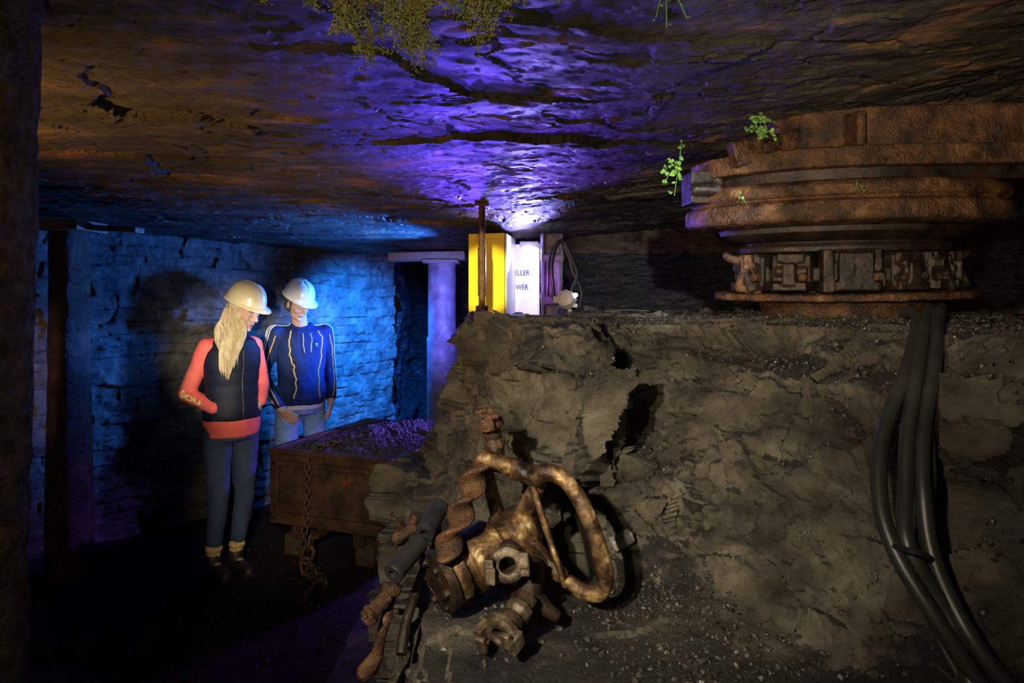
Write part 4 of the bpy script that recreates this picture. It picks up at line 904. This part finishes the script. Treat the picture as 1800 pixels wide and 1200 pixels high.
g=[tor([(.160,.78),(.170,.82),(.168,.87),(.150,.93)],.0,.76)]
for lg in (legR,legL):
    an=Vector(lg[1]).lerp(Vector(lg[2]),.86); g+=[cp(lg[0],lg[1],.098,.074),cp(lg[1],tuple(an),.073,.060)]
blob('jeans',join(*g),.0070,2,M['jeansl'],parent=man,disp=lambda co,no: .0045*fbm(co*np.array([16,16,9]),3,16))
mk('belt',lathe([(.166,.822),(.1745,.822),(.1745,.852),(.166,.852)],Lc(0,0,0),X=A3[0],sx=1.0,sy=.77,seg=48),M['belt'],parent=man)
for lg in (legR,legL):
    q=Vector(lg[2]); blob('boot',join(cap(Lc(q.x,q.y,.10),Lc(q.x,q.y+.01,.055),.05,.05),cap(Lc(q.x,q.y+.02,.05),Lc(q.x,q.y+.175,.038),.048,.04),box(Lc(q.x,q.y+.07,.014),(.095,.30,.026),u=A3[0],v=A3[1])),.007,2,M['shoe'],parent=man)
# ------------------------------------------------------------ lights
def light(kind,name,loc,tgt,e,col,size=.1,spot=60,blend=.8):
    l=bpy.data.lights.new(name,kind); l.energy=e; l.color=col
    l.shadow_soft_size=size
    if kind=='SPOT': l.spot_size=math.radians(spot); l.spot_blend=blend
    ob=bpy.data.objects.new(name,l); ob.location=loc; bpy.context.collection.objects.link(ob)
    if tgt is not None: ob.rotation_euler=(Vector(tgt)-Vector(loc)).to_track_quat('-Z','Y').to_euler()
    return ob
warm=(1,.86,.62)
light('SPOT','key_lamp',(-.70,-.05,2.12),(.14,2.2,.98),440,warm,.025,48,1)
light('SPOT','ledge_lamp',(-.6,-.3,2.1),(.85,2.1,1.15),130,warm,.03,40,1)
light('SPOT','machine_lamp',(-.3,-.3,1.75),(1.22,2.3,2.02),310,(1,.82,.56),.03,35,1)
light('SPOT','figure_lamp',(-.15,-.2,1.62),(-1.68,4.1,1.32),950,(1,.88,.68),.03,12,1)
light('SPOT','figure_lamp',(-.15,-.2,1.55),(-1.55,5.0,1.38),1100,(1,.92,.78),.03,8,1)
light('SPOT','cool_figure_fill',(-.55,3.55,1.40),(-1.60,4.5,1.35),24,(.70,.85,1),.14,40,1)  # added cool fill on both figures, no fitting stands here
light('SPOT','low_fill',(-.20,-.2,1.95),(-1.30,4.2,.52),430,(1,.82,.55),.03,18,1)  # added warm fill for the legs and tub front, unseen source
light('SPOT','blue_lamp',(-.80,5.25,1.80),(-1.40,6.1,1.15),1250,(.010,.18,1),.06,90,1)
light('SPOT','rim_blue_lamp',(-.25,5.25,1.55),(-1.62,5.08,1.25),620,(.03,.19,1),.04,36,1)
light('SPOT','side_blue_fill',(-.40,4.80,1.55),(-2.65,4.06,1.35),420,(.04,.16,1),.03,12,1)  # added blue fill, gives the left prop its edge highlight
light('SPOT','roof_blue_fill',(-.40,5.0,1.70),(-1.5,4.5,2.12),420,(.03,.19,1),.04,96,1)  # extra blue fill added to brighten the roof, not a roof fitting
light('SPOT','tube_glow',(tp0.x-.02,tp0.y-.05,1.86),(-.25,3.8,2.35),110,(.26,.24,1),.03,90,1)
light('SPOT','violet_fill',(-.50,3.6,1.35),(.0,2.3,2.35),90,(.06,.05,1),.04,60,1)  # added violet fill for the roof, the tube is the actual fixture
light('SPOT','violet_fill',(-.25,4.1,1.72),(.10,2.6,2.35),90,(.13,.05,1),.03,62,1)  # another added violet fill, raking across the roof
light('SPOT','violet_fill',(.25,3.9,1.72),(.42,2.3,2.42),22,(.20,.05,1),.03,56,1)  # further violet fill added to spread the purple over the roof
light('SPOT','amber_lamp',(-2.0,1.3,1.65),(-.9,2.6,2.2),100,(1,.52,.16),.03,90,1)
light('SPOT','amber_lamp',(-.9,2.2,.9),(-.5,3.1,2.1),30,(1,.5,.16),.05,70,1)
light('SPOT','roof_fill',(.1,-.6,1.3),(-.05,1.9,2.3),80,(1,.82,.56),.03,58,1)  # added warm fill from behind the camera, lifts the near roof
light('SPOT','tub_violet',(-.20,5.15,1.30),(-.80,4.80,.85),150,(.20,.11,1),.03,58,1)
light('SPOT','tub_side_violet',(-.46,4.40,.64),(-.72,4.18,.46),30,(.30,.08,1),.03,84,1)
light('SPOT','prop_violet',(-.42,4.75,1.55),(-.6,5.8,1.5),130,(.14,.15,1),.03,70,1)
light('SPOT','upright_violet',(.05,4.05,1.75),(.28,4.5,1.75),10,(.5,.15,1),.03,50,1)
light('SPOT','cabinet_fill',(-.2,-.2,2.0),(-.17,4.4,1.75),1500,(1,.88,.38),.02,6.2,.6)  # narrow fill added near the camera to brighten the yellow paint
light('SPOT','seam_fill',(.2,-.2,2.05),(1.0,5.4,1.70),900,(.95,.92,.9),.02,16,1)  # fill added near the camera to bring up the coal seam
light('SPOT','left_fill',(-.35,-.2,1.9),(-2.65,4.05,1.2),520,(1,.60,.34),.03,12,1)  # added warm fill for the left prop and wall, unseen source
light('SPOT','post_fill',(-.45,-.1,1.8),(-1.0,1.2,1.4),20,(1,.74,.52),.05,75,1)  # weak warm fill added for the near pillar, nothing is mounted there
wd=bpy.data.worlds.new('world'); bpy.context.scene.world=wd; wd.use_nodes=True
wd.node_tree.nodes['Background'].inputs[0].default_value=(.01,.012,.02,1); wd.node_tree.nodes['Background'].inputs[1].default_value=.3
cam=bpy.data.cameras.new('camera'); cam.lens=24; cam.sensor_width=36; cam.shift_y=-80/1800; cam.clip_start=.02
co_=bpy.data.objects.new('camera',cam); co_.location=(0,0,H); co_.rotation_euler=(math.pi/2,0,0); bpy.context.collection.objects.link(co_)
bpy.context.scene.camera=co_
bpy.context.scene.view_settings.view_transform='Standard'
bpy.context.scene.view_settings.look='None'
